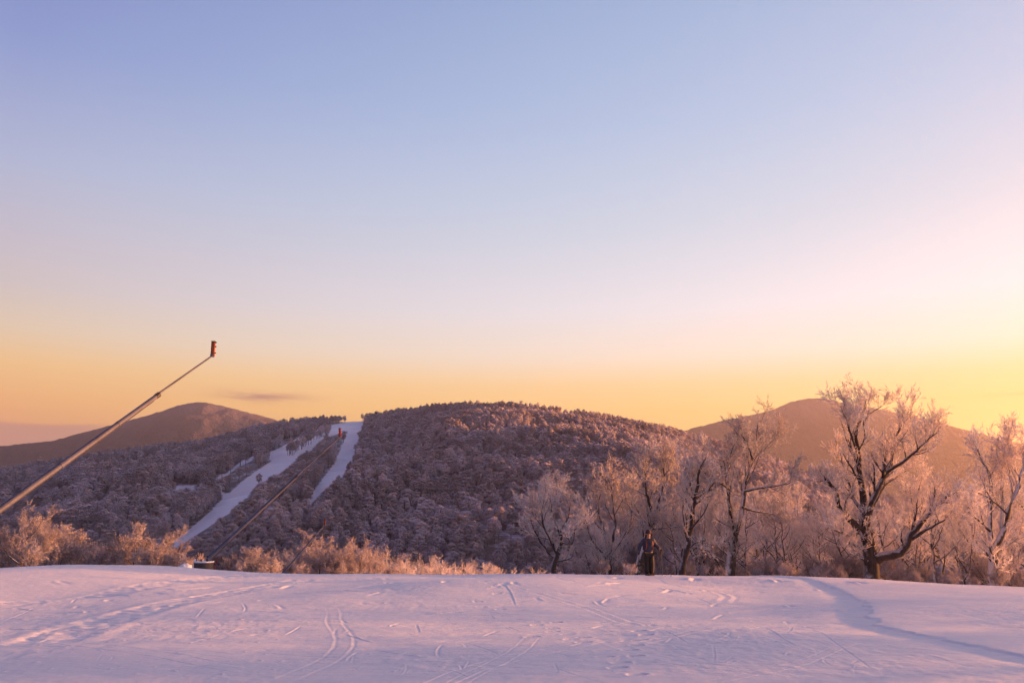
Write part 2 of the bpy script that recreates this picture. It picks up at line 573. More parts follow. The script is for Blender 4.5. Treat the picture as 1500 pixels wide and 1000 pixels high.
    # long paired ski tracks sweeping over the slope
    for k in range(60):
        cx, cy = r.uniform(150, 1300), r.uniform(850, 985)
        p = ground_at(cx, cy)[:2]
        a = r.normal(R(22), R(30)); L = r.uniform(4, 13); kk = r.normal(0, .3)
        u = np.linspace(-.5, .5, 15)
        ang = a + kk * u + .12 * np.sin(u * 9 + k)
        st = np.stack([np.cos(ang), np.sin(ang)], 1) * L / 15
        pth = p + np.cumsum(st, 0) - st.sum(0) / 2
        pth = pth[(pth[:, 1] > 6.8) & (pth[:, 1] < 42)]
        if len(pth) < 4:
            continue
        ym = pth[:, 1].mean(); wd = max(.009, .0008 * ym, .00013 * ym * ym)
        nrm = np.array([-math.sin(a), math.cos(a)]) * r.uniform(.16, .34)
        dpt = min(wd, .0012 * ym) * r.uniform(.16, .36)
        groove(pth, wd, dpt, .6); groove(pth + nrm, wd, dpt * .9, .6)
    # scuffed, broken crust in patches
    k = (fy > 6) & (fy < 40)
    x_, y_ = fx[k], fy[k]
    patch = sstep(.1, .65, fbm(x_ / 3.2, y_ / 4.2, 141, 3) + .25 * sstep(26, 12, y_))
    ridged = 1 - np.abs(fbm(x_ / .30 + y_ * .5, y_ / .55, 151, 3))
    dz[k] += patch * (.0042 * (ridged - .6) + .0025 * fbm(x_ / .12, y_ / .2, 161, 2)) + .0014 * fbm(x_ / .16, y_ / .3, 171, 2)
    # boot prints
    def prints(lst):
        for (zx, zy) in lst:
            p = ground_at(500 + zx / 3, 800 + zy / 3)[:2]
            idx, d, sd, arc, L = dist_to([p + [-.06, -.03], p + [.06, .03]], .3)
            dz[idx] += -.022 * sstep(.065, .03, d) + .005 * np.exp(-((d - .09) / .03) ** 2)
    prints([(860, 330), (845, 315), (930, 350), (930, 370), (995, 385), (1010, 410), (1065, 400), (1065, 425), (1145, 470), (1160, 500),
            (945, 318), (840, 400)])
    prints([(1310, 370), (1340, 390), (1310, 415), (1300, 440), (1270, 465), (1295, 495), (1230, 525), (1300, 580), (1215, 550), (1350, 335)])
    prints([(620, 190), (650, 195), (680, 205), (685, 222), (600, 245), (615, 262), (640, 185), (700, 270), (370, 205), (345, 215)])
    # clods of broken snow
    for k in range(260):
        cx, cy = (r.uniform(-20, 420), r.uniform(905, 1000)) if r.random() < .55 else (r.uniform(400, 1250), r.uniform(850, 990))
        p = ground_at(cx, cy)[:2]
        s = r.uniform(.008, .02) * (p[1] / 10) ** .5
        idx, d, sd, arc, L = dist_to([p, p + r.normal(0, s, 2)], s * 4)
        dz[idx] += s * .45 * np.exp(-(d / s) ** 2)
    Z = Z + dz.reshape(Z.shape)
    o = link('snow_slope', grid_mesh('snow_slope', X, Y, Z), M['snow'])
    tag(o, 'groomed snow slope with ski marks, boot prints and machine tracks', None, None, 'structure')


build_snow_slope()


def zoomed(lst):
    return np.array([(200 + x * .3, 560 + y * .3) for x, y in lst])


RUNS = [zoomed([(140, 805), (290, 690), (360, 630), (425, 560), (395, 530), (450, 540), (520, 478), (590, 428), (655, 385), (635, 345), (690, 322),
                (690, 345), (745, 350), (830, 300), (930, 262), (1000, 196), (1108, 176), (1100, 225), (1070, 330), (1050, 390), (1000, 470), (930, 515), (880, 562),
                (830, 622), (818, 612), (832, 570), (900, 480), (960, 400), (1000, 310), (1030, 236), (980, 252), (900, 280), (850, 335), (800, 350),
                (740, 420), (640, 480), (570, 520), (540, 562), (480, 605), (450, 640), (300, 740), (185, 812)]),
        zoomed([(690, 325), (800, 262), (930, 213), (1000, 196), (960, 240), (830, 280), (700, 345)]),
        zoomed([(685, 350), (690, 322), (830, 255), (960, 210), (960, 262), (830, 300), (745, 352)]),
        zoomed([(185, 505), (290, 500), (280, 530), (190, 530)]),
        zoomed([(370, 468), (440, 440), (510, 385), (580, 355), (560, 385), (500, 410), (440, 455), (380, 480)])]


def in_poly(px, py, poly):
    inside = np.zeros(len(px), bool)
    j = len(poly) - 1
    for i in range(len(poly)):
        xi, yi, xj, yj = *poly[i], *poly[j]
        c = ((yi > py) != (yj > py)) & (px < (xj - xi) * (py - yi) / (yj - yi + 1e-12) + xi)
        inside ^= c
        j = i
    return inside


# ------------------------------------------------------------------ valley and forested hill terrain
def build_hill():
    ta = np.tan(np.concatenate([np.linspace(R(-78), R(-42), 30), np.linspace(R(-41), R(41), 640), np.linspace(R(42), R(78), 30)]))
    ys = np.concatenate([np.linspace(150, 400, 50), np.linspace(405, 1120, 300), np.geomspace(1130, 30000, 60)])
    Y, T = np.meshgrid(ys, ta, indexing='ij')
    X = T * Y
    Z = far_height(X, Y) - .6 * sstep(190, 160, Y)
    # gullies far off sink to the wide plain
    Z = np.where(Y > 1150, np.minimum(Z, -47 - 120 * sstep(1150, 3000, Y) + 20 * fbm(X / 900, Y / 900, 90, 3)), Z)
    px, py = project(X.ravel(), Y.ravel(), Z.ravel())
    op = np.zeros(len(px), np.float32)
    for poly in RUNS:
        op = np.maximum(op, in_poly(px, py, poly).astype(np.float32))
    me = grid_mesh('hill_terrain', X, Y, Z)
    me.attributes.new('open', 'FLOAT', 'POINT').data.foreach_set('value', op)
    o = link('hill_terrain', me, M['snow_far'])
    tag(o, 'snow-covered valley floor and wooded hill with cleared ski runs', None, None, 'structure')


build_hill()


def far_mountain_material():
    m, t, out = material('far_forest_slopes')
    p = principled(t, out, .95)
    p.inputs['Specular IOR Level'].default_value = .1
    g = t.node('ShaderNodeNewGeometry')
    sep = t.node('ShaderNodeSeparateXYZ'); t.l.new(g.outputs['Position'], sep.inputs[0])
    n = t.noise(.004, 6, .65, g.outputs['Position'])
    f = t.noise(.05, 4, .7, g.outputs['Position'])
    alt = t.math('ADD', sep.outputs[2], t.math('MULTIPLY', t.math('SUBTRACT', n, .5), 260.0))
    c = t.mix(t.rng(alt, 330, 560), (.05, .041, .064, 1), (.14, .122, .165, 1))
    c = t.mix(t.math('MULTIPLY', t.rng(f, .35, .7), .45), c, (.078, .066, .096, 1))
    t.put(p.inputs['Base Color'], c)
    b = t.node('ShaderNodeBump'); b.inputs['Strength'].default_value = .8; b.inputs['Distance'].default_value = 14
    t.l.new(f, b.inputs['Height']); t.l.new(b.outputs[0], p.inputs['Normal'])
    return m


M['far'] = far_mountain_material()


def far_mountain(name, label, pts, Y0, depth, seed):
    px = np.array([p[0] for p in pts], float); py = np.array([p[1] for p in pts], float)
    u = np.linspace(px[0], px[-1], 420)
    v = np.interp(u, px, py)
    k = np.ones(9) / 9
    v[4:-4] = np.convolve(v, k, 'valid')
    crest = np.array([at(a, b, Y0) for a, b in zip(u, v)])
    s = np.linspace(-1.25, 1.25, 130)
    S_, I = np.meshgrid(s, np.arange(len(u)), indexing='ij')
    X = crest[I, 0] * (1 + .0 * S_)
    Y = Y0 + S_ * depth
    a = np.abs(S_)
    fall = np.where(a < 1, 1 - (a ** 1.25), -.25 * (a - 1))
    Z = -190 + (crest[I, 2] + 190) * fall
    rid = fbm(X / 520 + 3, Y / 900, seed, 4)
    Z = Z + (50 * rid) * sstep(.02, .45, a) + 9 * fbm(X / 60, Y / 60, seed + 5, 3) * sstep(0, .1, a) + 3.0 * vnoise(X / 14, Y / 14, seed + 9)
    o = link(name, grid_mesh(name, X, Y, Z), M['far'])
    tag(o, label, None, None, 'structure')


far_mountain('far_mountain', 'distant purple-brown mountain with frosted summit left of the ski hill',
             [(-420, 690), (-200, 668), (0, 653), (80, 645), (150, 626), (200, 613), (240, 601), (262, 593), (290, 588), (312, 590.5), (350, 600),
              (400, 613), (460, 630), (540, 655), (640, 690), (760, 730)], 4600, 950, 200)
far_mountain('far_mountain', 'distant hazy golden mountain behind the trees on the right',
             [(880, 690), (960, 646), (1010, 628), (1060, 615), (1130, 601), (1155, 589), (1180, 583), (1205, 582), (1240, 591), (1300, 601), (1350, 612),
              (1400, 626), (1460, 641), (1560, 664), (1700, 690), (1900, 720)], 4700, 950, 230)


# ------------------------------------------------------------------ tree generator
def unit(v):
    return v / (np.linalg.norm(v, axis=-1, keepdims=True) + 1e-9)


def resample(P, n):
    P = np.asarray(P, float)
    d = np.concatenate([[0], np.cumsum(np.linalg.norm(np.diff(P, axis=0), axis=1))])
    # smooth through a Catmull-Rom first
    u = np.linspace(0, len(P) - 1, 40)
    i = np.clip(u.astype(int), 0, len(P) - 2); f = (u - i)[:, None]
    p0, p1, p2, p3 = P[np.clip(i - 1, 0, None)], P[i], P[i + 1], P[np.clip(i + 2, None, len(P) - 1)]
    Q = .5 * (2 * p1 + (p2 - p0) * f + (2 * p0 - 5 * p1 + 4 * p2 - p3) * f ** 2 + (3 * p1 - p0 - 3 * p2 + p3) * f ** 3)
    d = np.concatenate([[0], np.cumsum(np.linalg.norm(np.diff(Q, axis=0), axis=1))])
    tt = np.linspace(0, d[-1], n)
    return np.stack([np.interp(tt, d, Q[:, k]) for k in range(3)], 1)


def sprout(P, Rd, m, n, tmin, tmax, ang, spread, ratio, up, trop, wob, r, lmin=0.0, rfac=.62, taper=.25, tippy=.55):
    """m children on each polyline of P[N,k,3]"""
    N, k = P.shape[:2]
    t = (np.arange(m)[None, :] + r.random((N, m))) / m
    t = tmin + (tmax - tmin) * t
    f = t * (k - 1); i = np.clip(f.astype(int), 0, k - 2); f = f - i
    rows = np.arange(N)[:, None]
    a, b = P[rows, i], P[rows, i + 1]
    pos = a + (b - a) * f[..., None]
    tan = unit(b - a)
    rad = Rd[rows, i] * (1 - f) + Rd[rows, i + 1] * f
    plen = np.linalg.norm(np.diff(P, axis=1), axis=2).sum(1)[:, None]
    q = r.normal(size=(N, m, 3))
    perp = unit(q - (q * tan).sum(-1, keepdims=True) * tan)
    th = ang + spread * r.normal(size=(N, m))
    d = unit(tan * np.cos(th)[..., None] + perp * np.sin(th)[..., None] + np.array([0, 0, up]))
    L = np.maximum(plen * ratio * (1.0 + .0 * t - tippy * t) * r.uniform(.65, 1.3, (N, m)), lmin)
    pos, d, L, rad = pos.reshape(-1, 3), d.reshape(-1, 3), L.reshape(-1), rad.reshape(-1)
    pts = [pos]
    for s in range(n - 1):
        d = unit(d + wob * r.normal(size=d.shape) + np.array([0, 0, trop]))
        pts.append(pts[-1] + d * (L / (n - 1))[:, None])
    C = np.stack(pts, 1)
    r0 = rad * rfac * r.uniform(.7, 1.05, len(rad))
    CR = r0[:, None] * np.linspace(1, taper, n)[None, :]
    return C, CR


def tubes(P, Rd, k):
    """closed-side tubes around polylines: verts, quads"""
    N, n = P.shape[:2]
    T = np.empty_like(P)
    T[:, 1:-1] = P[:, 2:] - P[:, :-2]; T[:, 0] = P[:, 1] - P[:, 0]; T[:, -1] = P[:, -1] - P[:, -2]
    T = unit(T)
    ref = np.where(np.abs(T[..., 2:3]) > .92, np.array([1.0, 0, 0]), np.array([0, 0, 1.0]))
    A = unit(np.cross(T, ref)); B = np.cross(T, A)
    an = np.linspace(0, 2 * math.pi, k, endpoint=False)
    V = P[:, :, None] + (A[:, :, None] * np.cos(an)[None, None, :, None] + B[:, :, None] * np.sin(an)[None, None, :, None]) * Rd[:, :, None, None]
    idx = np.arange(N * n * k).reshape(N, n, k)
    a, b = idx[:, :-1], idx[:, 1:]
    q = np.stack([a, np.roll(a, -1, 2), np.roll(b, -1, 2), b], -1).reshape(-1, 4)
    return V.reshape(-1, 3), q


def needles(P, D, L, W, r):
    """three-sided tapering spikes"""
    N = len(P)
    q = r.normal(size=(N, 3)); A = unit(q - (q * D).sum(1, keepdims=True) * D); B = np.cross(D, A)
    tip = P + D * L[:, None]
    mid = P + D * (L * .45)[:, None]
    vs = [P]
    for j in range(3):
        an = j * 2 * math.pi / 3
        vs.append(mid + (A * math.cos(an) + B * math.sin(an)) * W[:, None])
    vs.append(tip)
    V = np.stack(vs, 1).reshape(-1, 3)
    o = np.arange(N)[:, None] * 5
    tr = np.concatenate([o + np.array([[0, 1, 2]]), o + np.array([[0, 2, 3]]), o + np.array([[0, 3, 1]]),
                         o + np.array([[4, 2, 1]]), o + np.array([[4, 3, 2]]), o + np.array([[4, 1, 3]])])
    return V, tr


class Acc:
    def __init__(self):
        self.v, self.q, self.t, self.n = [], [], [], 0

    def add(self, V, q=None, t=None):
        self.v.append(V)
        if q is not None: self.q.append(q + self.n)
        if t is not None: self.t.append(t + self.n)
        self.n += len(V)

    def mesh(self, name, smooth=False):
        return mesh_np(name, np.concatenate(self.v), np.concatenate(self.q) if self.q else None,
                       np.concatenate(self.t) if self.t else None, smooth)


def grow(guides, seed, m2=7, m3=6, m4=6, m5=5, len2=.5, twig=.30, fat=.013, up=.25, radk=1.0, spread=.25, size=1.0):
    """guides: list of (points, r0, r1). Returns (wood mesh, twig mesh)."""
    r = np.random.default_rng(seed)
    wood, crown = Acc(), Acc()
    n0 = 12
    P = np.stack([resample(g[0], n0) for g in guides])
    P[:, 1:-1] += r.normal(0, .018, P[:, 1:-1].shape) * np.linalg.norm(P[:, -1] - P[:, 0], axis=1)[:, None, None] * .35
    Rd = np.stack([g[1] + (g[2] - g[1]) * np.linspace(0, 1, n0) ** .8 for g in guides]) * radk
    for k in range(len(guides)):
        if len(guides[k]) > 3 and guides[k][3] == 'trunk':
            Rd[k, 0] *= 1.35; Rd[k, 1] *= 1.06
    wood.add(*tubes(P, Rd, 8))
    ln = np.linalg.norm(np.diff(P, axis=1), axis=2).sum(1)
    P2l, R2l = [], []
    for lo, hi, mm in ((0, 1.6 * size, max(2, m2 // 3)), (1.6 * size, 3.0 * size, max(3, m2 // 2)), (3.0 * size, 99, m2)):
        k = (ln >= lo) & (ln < hi)
        if k.any():
            a_, b_ = sprout(P[k], Rd[k], mm, 7, .28, 1.0, .75, spread, len2, up, .07, .13, r, 1.0 * size, .55, .28)
            P2l.append(a_); R2l.append(b_)
    P2, R2 = np.concatenate(P2l), np.minimum(np.concatenate(R2l), .055)
    wood.add(*tubes(P2, R2, 5))
    P3, R3 = sprout(P2, R2, m3, 5, .15, 1.0, .66, .25, .52, up * .8, .08, .16, r, .62 * size, .62, .35)
    R3 = np.maximum(R3, .0065)
    hf = r.random(len(P3)) < .45
    wood.add(*tubes(P3[hf], R3[hf], 3))
    crown.add(*tubes(P3[~hf], R3[~hf] * 1.25, 3))
    P4, R4 = sprout(P3, R3, m4, 4, .12, 1.0, .62, .3, .55, up * .6, .06, .18, r, .40 * size, .7, .5)
    R4 = np.maximum(R4, fat * .7)
    crown.add(*tubes(P4, R4, 3))
    t = r.uniform(.1, 1.0, (len(P4), m5))
    f = t * 3; i = np.clip(f.astype(int), 0, 2); f = f - i
    rows = np.arange(len(P4))[:, None]
    a, b = P4[rows, i], P4[rows, i + 1]
    pos = (a + (b - a) * f[..., None]).reshape(-1, 3)
    tan = unit(b - a).reshape(-1, 3)
    d = unit(tan + .75 * r.normal(size=tan.shape) * .6 + np.array([0, 0, up * .5]))
    crown.add(*(lambda V, tr: (V, None, tr))(*needles(pos, d, twig * r.uniform(.45, 1.15, len(pos)), fat * r.uniform(.7, 1.5, len(pos)), r)))
    return wood.mesh('trunk', True), crown.mesh('crown')


def make_tree(name, label, loc, guides, seed, bark='bark', frost='frost', group=None, **kw):
    root = empty(name, loc)
    g2 = [(np.asarray(g[0], float) - np.asarray(loc), *g[1:]) for g in guides]
    w, c = grow(g2, seed, **kw)
    link('trunk', w, M[bark], root)
    link('crown', c, M[frost], root)
    tag(root, label, 'tree', group)
    return root


def ground_z(x, y):
    if y < 160:
        return float(base_height(np.array([x]), np.array([y]))[0])
    return float(far_height(np.array([x]), np.array([y]))[0])


def px_guides(Y, lst):
    """lst: (pixel points with depth offsets, r0, r1[, 'trunk'])"""
    out = []
    for g in lst:
        pts = []
        for p in g[0]:
            pts.append(at(p[0], p[1], Y + (p[2] if len(p) > 2 else 0)))
        out.append((np.array(pts), *g[1:]))
    return out


def px_tree(name, label, Y, lst, seed, squash=1.0, **kw):
    b0 = lst[0][0][0][1]
    lst = [([(p[0], b0 + (p[1] - b0) * squash, *p[2:]) for p in g[0]], *g[1:]) for g in lst]
    gs = px_guides(Y, lst)
    base = gs[0][0][0].copy()
    z = ground_z(base[0], base[1]) - .1
    # carry the trunk on down to the ground behind the crest
    p0 = gs[0][0]
    foot = np.array([base[0] - (p0[1][0] - base[0]) * .15, base[1], z])
    if base[2] - z > .15:
        gs[0] = (np.vstack([foot, p0]), *gs[0][1:])
    else:
        p0[0][2] = z
        foot = p0[0]
    return make_tree(name, label, foot, gs, seed, **kw)


# --- the trees that stand out along the crest on the right
px_tree('maple_tree', 'old spreading maple, largest of the trees, heavy low limb reaching right', 47, [
    ([(1277, 851), (1276, 815), (1272, 785), (1262, 765)], .36, .26, 'trunk'),
    ([(1263, 768), (1245, 752, -.5), (1228, 725, -1), (1224, 702, -1), (1205, 680, -1.4)], .17, .05),
    ([(1266, 772), (1266, 730, .3), (1262, 690, .4), (1258, 650, .3), (1252, 610, 0), (1262, 580, 0), (1268, 556, 0)], .22, .03),
    ([(1258, 648, .3), (1244, 605, -.6), (1236, 578, -1), (1232, 566, -1)], .06, .02),
    ([(1264, 596), (1275, 578, .6), (1292, 566, .8)], .05, .015),
    ([(1268, 760), (1278, 720, -.5), (1291, 690, -.6), (1296, 668, -.6), (1295, 645, -.6)], .17, .07),
    ([(1290, 692, -.6), (1305, 660, -.3), (1309, 630, 0), (1318, 605, 0), (1336, 578, 0)], .12, .025),
    ([(1300, 672, -.5), (1325, 655, -1), (1350, 630, -1.4), (1376, 606, -1.6)], .09, .02),
    ([(1276, 735, .4), (1290, 705, 1), (1300, 690, 1.4), (1335, 668, 2)], .10, .02),
    ([(1282, 818), (1300, 808, -.5), (1318, 808, -.8), (1330, 790, -1), (1345, 760, -1.2), (1375, 728, -1.6), (1392, 705, -1.8)], .23, .04),
    ([(1318, 807, -.8), (1335, 775, .2), (1342, 740, .8), (1346, 700, 1)], .13, .03),
    ([(1335, 782, -1), (1360, 765, -1.8), (1385, 750, -2.2)], .10, .03),
    ([(1262, 772), (1240, 775, -1), (1222, 768, -1.6)], .06, .02),
    ([(1266, 740), (1250, 715, 1), (1240, 680, 1.4), (1232, 650, 1.6)], .10, .02),
], 101, radk=1.25, squash=0.90, bark='bark_dark', m2=8, m3=6, m4=5, m5=4, len2=.42)

px_tree('maple_tree', 'tall twin-stemmed frosted maple with a high thin top right of the skier', 48, [
    ([(1070, 843), (1071, 815), (1074, 785), (1076, 768)], .24, .19, 'trunk'),
    ([(1075, 772), (1070, 735, -.3), (1069, 695, -.3), (1066, 655, -.2), (1078, 618, 0)], .14, .03),
    ([(1077, 772), (1085, 745, .4), (1090, 705, .5), (1096, 670, .5), (1103, 640, .4), (1108, 610, .2), (1110, 586, 0)], .15, .02),
    ([(1070, 700, -.3), (1052, 685, -1), (1030, 700, -1.6), (1015, 705, -1.8)], .07, .02),
    ([(1102, 645), (1118, 632, .8), (1136, 612, 1)], .05, .015),
    ([(1103, 648), (1095, 622, -.6), (1086, 606, -1)], .045, .015),
    ([(1091, 700), (1118, 694, -.8), (1145, 690, -1.2), (1160, 684, -1.4)], .07, .02),
    ([(1088, 728), (1110, 735, 1), (1140, 740, 1.6)], .06, .02),
    ([(1073, 760), (1050, 748, 1), (1032, 728, 1.6)], .06, .02),
], 102, radk=1.25, squash=0.87, m2=9, m3=6, m4=5, m5=4, len2=.45)

px_tree('maple_tree', 'slim dark tree leaning right, just right of the skier', 45, [
    ([(997, 842), (1004, 812), (1009, 780), (1013, 748), (1018, 715), (1023, 690)], .15, .07, 'trunk'),
    ([(1022, 695), (1024, 668, -.3), (1034, 648, -.4)], .06, .02),
    ([(1019, 712), (1010, 690, .5), (1012, 668, .8)], .05, .02),
    ([(1018, 716), (1040, 700, .4), (1060, 688, .8)], .05, .02),
    ([(1006, 800), (1020, 788, -.4), (1034, 784, -.6)], .04, .02),
], 103, radk=1.25, squash=0.88, bark='bark_dark', m2=7, m3=6, m4=5, m5=4, len2=.5)

px_tree('maple_tree', 'full frosted maple whose trunk leans in from the left behind the skier', 49, [
    ([(930, 843), (940, 812), (948, 785), (955, 755), (958, 738)], .22, .13, 'trunk'),
    ([(957, 742), (966, 712, .3), (972, 685, .3), (972, 665), (976, 648)], .10, .02),
    ([(957, 742), (948, 712, -.6), (945, 680, -1), (950, 655, -1)], .08, .02),
    ([(958, 738), (984, 718, .8), (1000, 690, 1)], .06, .02),
    ([(954, 758), (930, 740, .8), (915, 715, 1)], .06, .02),
    ([(955, 765), (985, 762, -.8), (1005, 758, -1)], .045, .02),
], 104, radk=1.25, squash=0.88, m2=9, m3=6, m4=5, m5=4, len2=.55)

px_tree('maple_tree', 'rounded frosted tree with dark crooked trunk, leftmost of the row on the crest', 46, [
    ([(811, 842), (812, 822), (820, 800), (822, 785), (820, 770)], .15, .10, 'trunk'),
    ([(821, 780), (812, 755, .4), (808, 730, .5), (816, 712, .5)], .07, .02),
    ([(821, 772), (832, 752, -.5), (836, 728, -.6)], .06, .02),
    ([(813, 815), (795, 795, .5), (782, 768, .8), (776, 750, .8)], .06, .02),
    ([(821, 790), (838, 793, -.5), (842, 770, -.8)], .04, .02),
    ([(815, 808), (800, 775, -.8), (793, 742, -1), (800, 720, -1)], .06, .02),
], 105, squash=0.93, bark='bark_dark', m2=9, m3=6, m4=5, m5=4, len2=.55)

px_tree('maple_tree', 'frosted tree with several thin upright stems between the crooked tree and skier', 51, [
    ([(892, 842), (893, 820), (892, 800)], .14, .10, 'trunk'),
    ([(892, 806), (885, 770, .4), (876, 735, .6), (880, 705, .6)], .08, .02),
    ([(892, 806), (900, 768, -.4), (898, 730, -.5), (893, 684, -.5)], .09, .02),
    ([(892, 810), (912, 780, .6), (925, 745, .8), (922, 705, .8)], .07, .02),
    ([(890, 815), (868, 785, -.6), (858, 750, -1)], .06, .02),
], 106, radk=1.25, squash=0.88, m2=9, m3=6, m4=5, m5=4, len2=.5)

px_tree('maple_tree', 'forked maple standing in the golden glow at the right edge', 45, [
    ([(1457, 860), (1456, 835), (1455, 812), (1455, 798)], .24, .19, 'trunk'),
    ([(1455, 800), (1448, 765, .3), (1452, 725, .4), (1453, 695, .4), (1441, 660, .4), (1432, 640, .2)], .13, .025),
    ([(1456, 800), (1470, 765, -.3), (1480, 732, -.4), (1490, 700, -.4), (1500, 660, -.4), (1502, 618, 0)], .15, .025),
    ([(1468, 770), (1468, 725, .8), (1466, 690, 1), (1470, 650, 1), (1478, 622, 1)], .09, .02),
    ([(1450, 770), (1432, 752, -.8), (1418, 740, -1)], .06, .02),
    ([(1489, 702), (1478, 672, .6), (1478, 640, .8)], .06, .02),
    ([(1457, 805), (1480, 790, 1), (1500, 770, 1.4)], .06, .02),
], 107, radk=1.25, squash=0.92, m2=8, m3=6, m4=5, m5=4, len2=.45)


# --- generic tree and brush forms, shared by the thicket
def generic_guides(h, seed, stems=1, lean=.08, spread=.34, bole=.3):
    r = np.random.default_rng(seed)
    gs = []
    for s in range(stems):
        dirx = r.normal(0, lean, 2) + (r.normal(0, .22, 2) if stems > 1 else 0)
        hh = h * r.uniform(.8, 1.0) if s else h
        P = np.array([[dirx[0] * z + r.normal(0, .02) * h * (z > 0), dirx[1] * z + r.normal(0, .02) * h * (z > 0), z * 1.0] for z in np.linspace(0, hh, 6)])
        gs.append((P, .018 * h / stems ** .4 + .02, .012, 'trunk'))
        for k in range(6 if stems == 1 else 3):
            z = hh * (bole + (.85 - bole) * (k + r.random()) / 6)
            b = np.array([np.interp(z, P[:, 2], P[:, 0]), np.interp(z, P[:, 2], P[:, 1]), z])
            a = r.uniform(0, 2 * math.pi)
            L = h * spread * (1.1 - .6 * z / hh) * r.uniform(.8, 1.2)
            d = np.array([math.cos(a), math.sin(a), .9])
            gs.append((np.array([b, b + d * L * [.5, .5, .4], b + d * L * [.95, .95, 1.0]]), .010 * h * (1 - .5 * z / hh) + .01, .01))
    return gs


VAR_H = 8.0


def fit(pair, h):
    """scale a trunk and crown so that the crown ends at height h"""
    co = np.empty(len(pair[1].vertices) * 3, np.float32); pair[1].vertices.foreach_get('co', co)
    k = h / np.percentile(co.reshape(-1, 3)[:, 2], 99.7)
    for me in pair:
        me.transform(Matrix.Scale(float(k), 4))
    return pair


THICKET = []
for k in range(6):
    THICKET.append(fit(grow(generic_guides(VAR_H * .85, 300 + k, 1 + (k % 3 == 2) * 2, .06, .36, .25), 320 + k, m2=5, m3=5, m4=4, m5=4, len2=.55, fat=.011, twig=.3), VAR_H))
BRUSH = []
for k in range(4):
    BRUSH.append(fit(grow(generic_guides(3.4, 360 + k, 5, .08, .45, .08), 380 + k, m2=5, m3=5, m4=4, m5=4, len2=.6, twig=.26, fat=.009, up=.4, size=.6), 4.0))
for w, c in THICKET:
    w.materials.append(M['bark']); c.materials.append(M['frost'])
for w, c in BRUSH:
    w.materials.append(M['bark']); c.materials.append(M['frost_bush'])


def place(name, var, loc, rz, sc, label, group, cat='tree', tilt=(0, 0)):
    root = empty(name, loc, rz)
    root.rotation_euler = (tilt[0], tilt[1], rz)
    root.scale = (sc, sc, sc)
    link('trunk', var[0], None, root)
    link('crown', var[1], None, root)
    tag(root, label, cat, group)
    return root


ORD = ['first', 'second', 'third', 'fourth', 'fifth', 'sixth', 'seventh', 'eighth', 'ninth', 'tenth', 'eleventh', 'twelfth', 'thirteenth',
       'fourteenth', 'fifteenth', 'sixteenth', 'seventeenth', 'eighteenth', 'nineteenth', 'twentieth']
pending = {}


def label_later(root, key, px):
    pending.setdefault(key, []).append((px, root))


def label_now():
    """count each stretch of look-alikes from left to right"""
    for key, lst in pending.items():
        lst.sort(key=lambda e: e[0])
        for k, (px, o) in enumerate(lst):
            o['label'] = key % (ORD[k] if k < len(ORD) else 'rightmost') if len(lst) > 1 else key.replace('%s from left of the ', '').replace('trees', 'tree')
    pending.clear()


def stretch(px):
    for lim, nm in ((905, 'left of the skier'), (985, 'straight behind the skier'), (1050, 'behind the slim leaning tree'), (1120, 'behind the twin-stemmed maple'),
                    (1160, 'just right of the twin-stemmed maple'), (1210, 'midway between twin-stemmed and old maples'), (1255, 'just left of the old maple'), (1330, 'behind the old maple'),
                    (1385, 'behind the heavy low limb'), (1435, 'left of the forked maple'), (9999, 'behind the forked maple')):
        if px < lim:
            return nm


r = np.random.default_rng(77)
# the outline the thicket's top follows, in the photograph
th_px = np.array([840, 880, 950, 1010, 1100, 1150, 1190, 1230, 1330, 1400, 1440, 1520, 1700])
th_py = np.array([770, 730, 690, 690, 672, 680, 700, 690, 668, 660, 650, 640, 640])
for row, (Y, n) in enumerate(((51, 17), (55, 17), (66, 17))):
    for k in range(n):
        px = 850 + (1540 - 850) * (k + r.uniform(.1, .9)) / n
        top = np.interp(px, th_px, th_py) + abs(r.normal(0, 22)) + (10, 6, 2)[row] + 4
        y = Y + r.uniform(-1.4, 1.4)
        p = at(px, top, y)
        z = ground_z(p[0], y) - .1
        h = p[2] - z
        if h < 2 or (px > 1290 and row < 2 and r.random() < .5) or (row == 2 and px < 1020):
            continue
        root = place('thicket_tree', THICKET[r.integers(6)], (p[0], y, z), r.uniform(0, 6.28), h / VAR_H * .96,
              'slim frosted tree in the thicket behind the crest trees on the right', 'thicket trees behind the crest', 'tree',
              (r.normal(0, .05), r.normal(0, .05)))
        label_later(root, '%s from left of the slim frosted thicket trees ' + stretch(px), px)
for k in range(28):
    px = 840 + (1530 - 840) * (k + r.random()) / 28
    y = r.uniform(49, 54)
    top = 812 + r.normal(0, 14)
    p = at(px, top, y)
    z = ground_z(p[0], y) - .1
    h = p[2] - z
    if h < .8 or (px > 1300 and k % 2):
        continue
    root = place('frosted_brush', BRUSH[r.integers(4)], (p[0], y, z), r.uniform(0, 6.28), h / 4.0,
          'low frosted brush growing between the trunks on the right', 'undergrowth along the right crest', 'bush')
    label_later(root, '%s from left of the low frosted bushes ' + stretch(px).replace('behind', 'near').replace('straight ', ''), px)
label_now()

for k, (x, y, h) in enumerate(((41, 21, 10), (46, 25, 11), (38, 17, 10), (50, 20, 12), (36, 12, 9), (44, 15, 11), (33, 8, 9), (54, 27, 12), (48, 11, 11), (40, 5, 10), (58, 22, 12), (52, 15, 11), (47, 33, 8), (60, 31, 12), (31, 15, 8))):  # unseen trees, added out of frame to cast shade on the foreground snow
    place('added_shade_tree', THICKET[k % 6], (x, y, ground_z(x, y) - .1), k * 1.7, h / VAR_H,
          'frosted tree added beyond the right side of the picture to shade the snow', 'added shade trees right of the picture', 'tree')

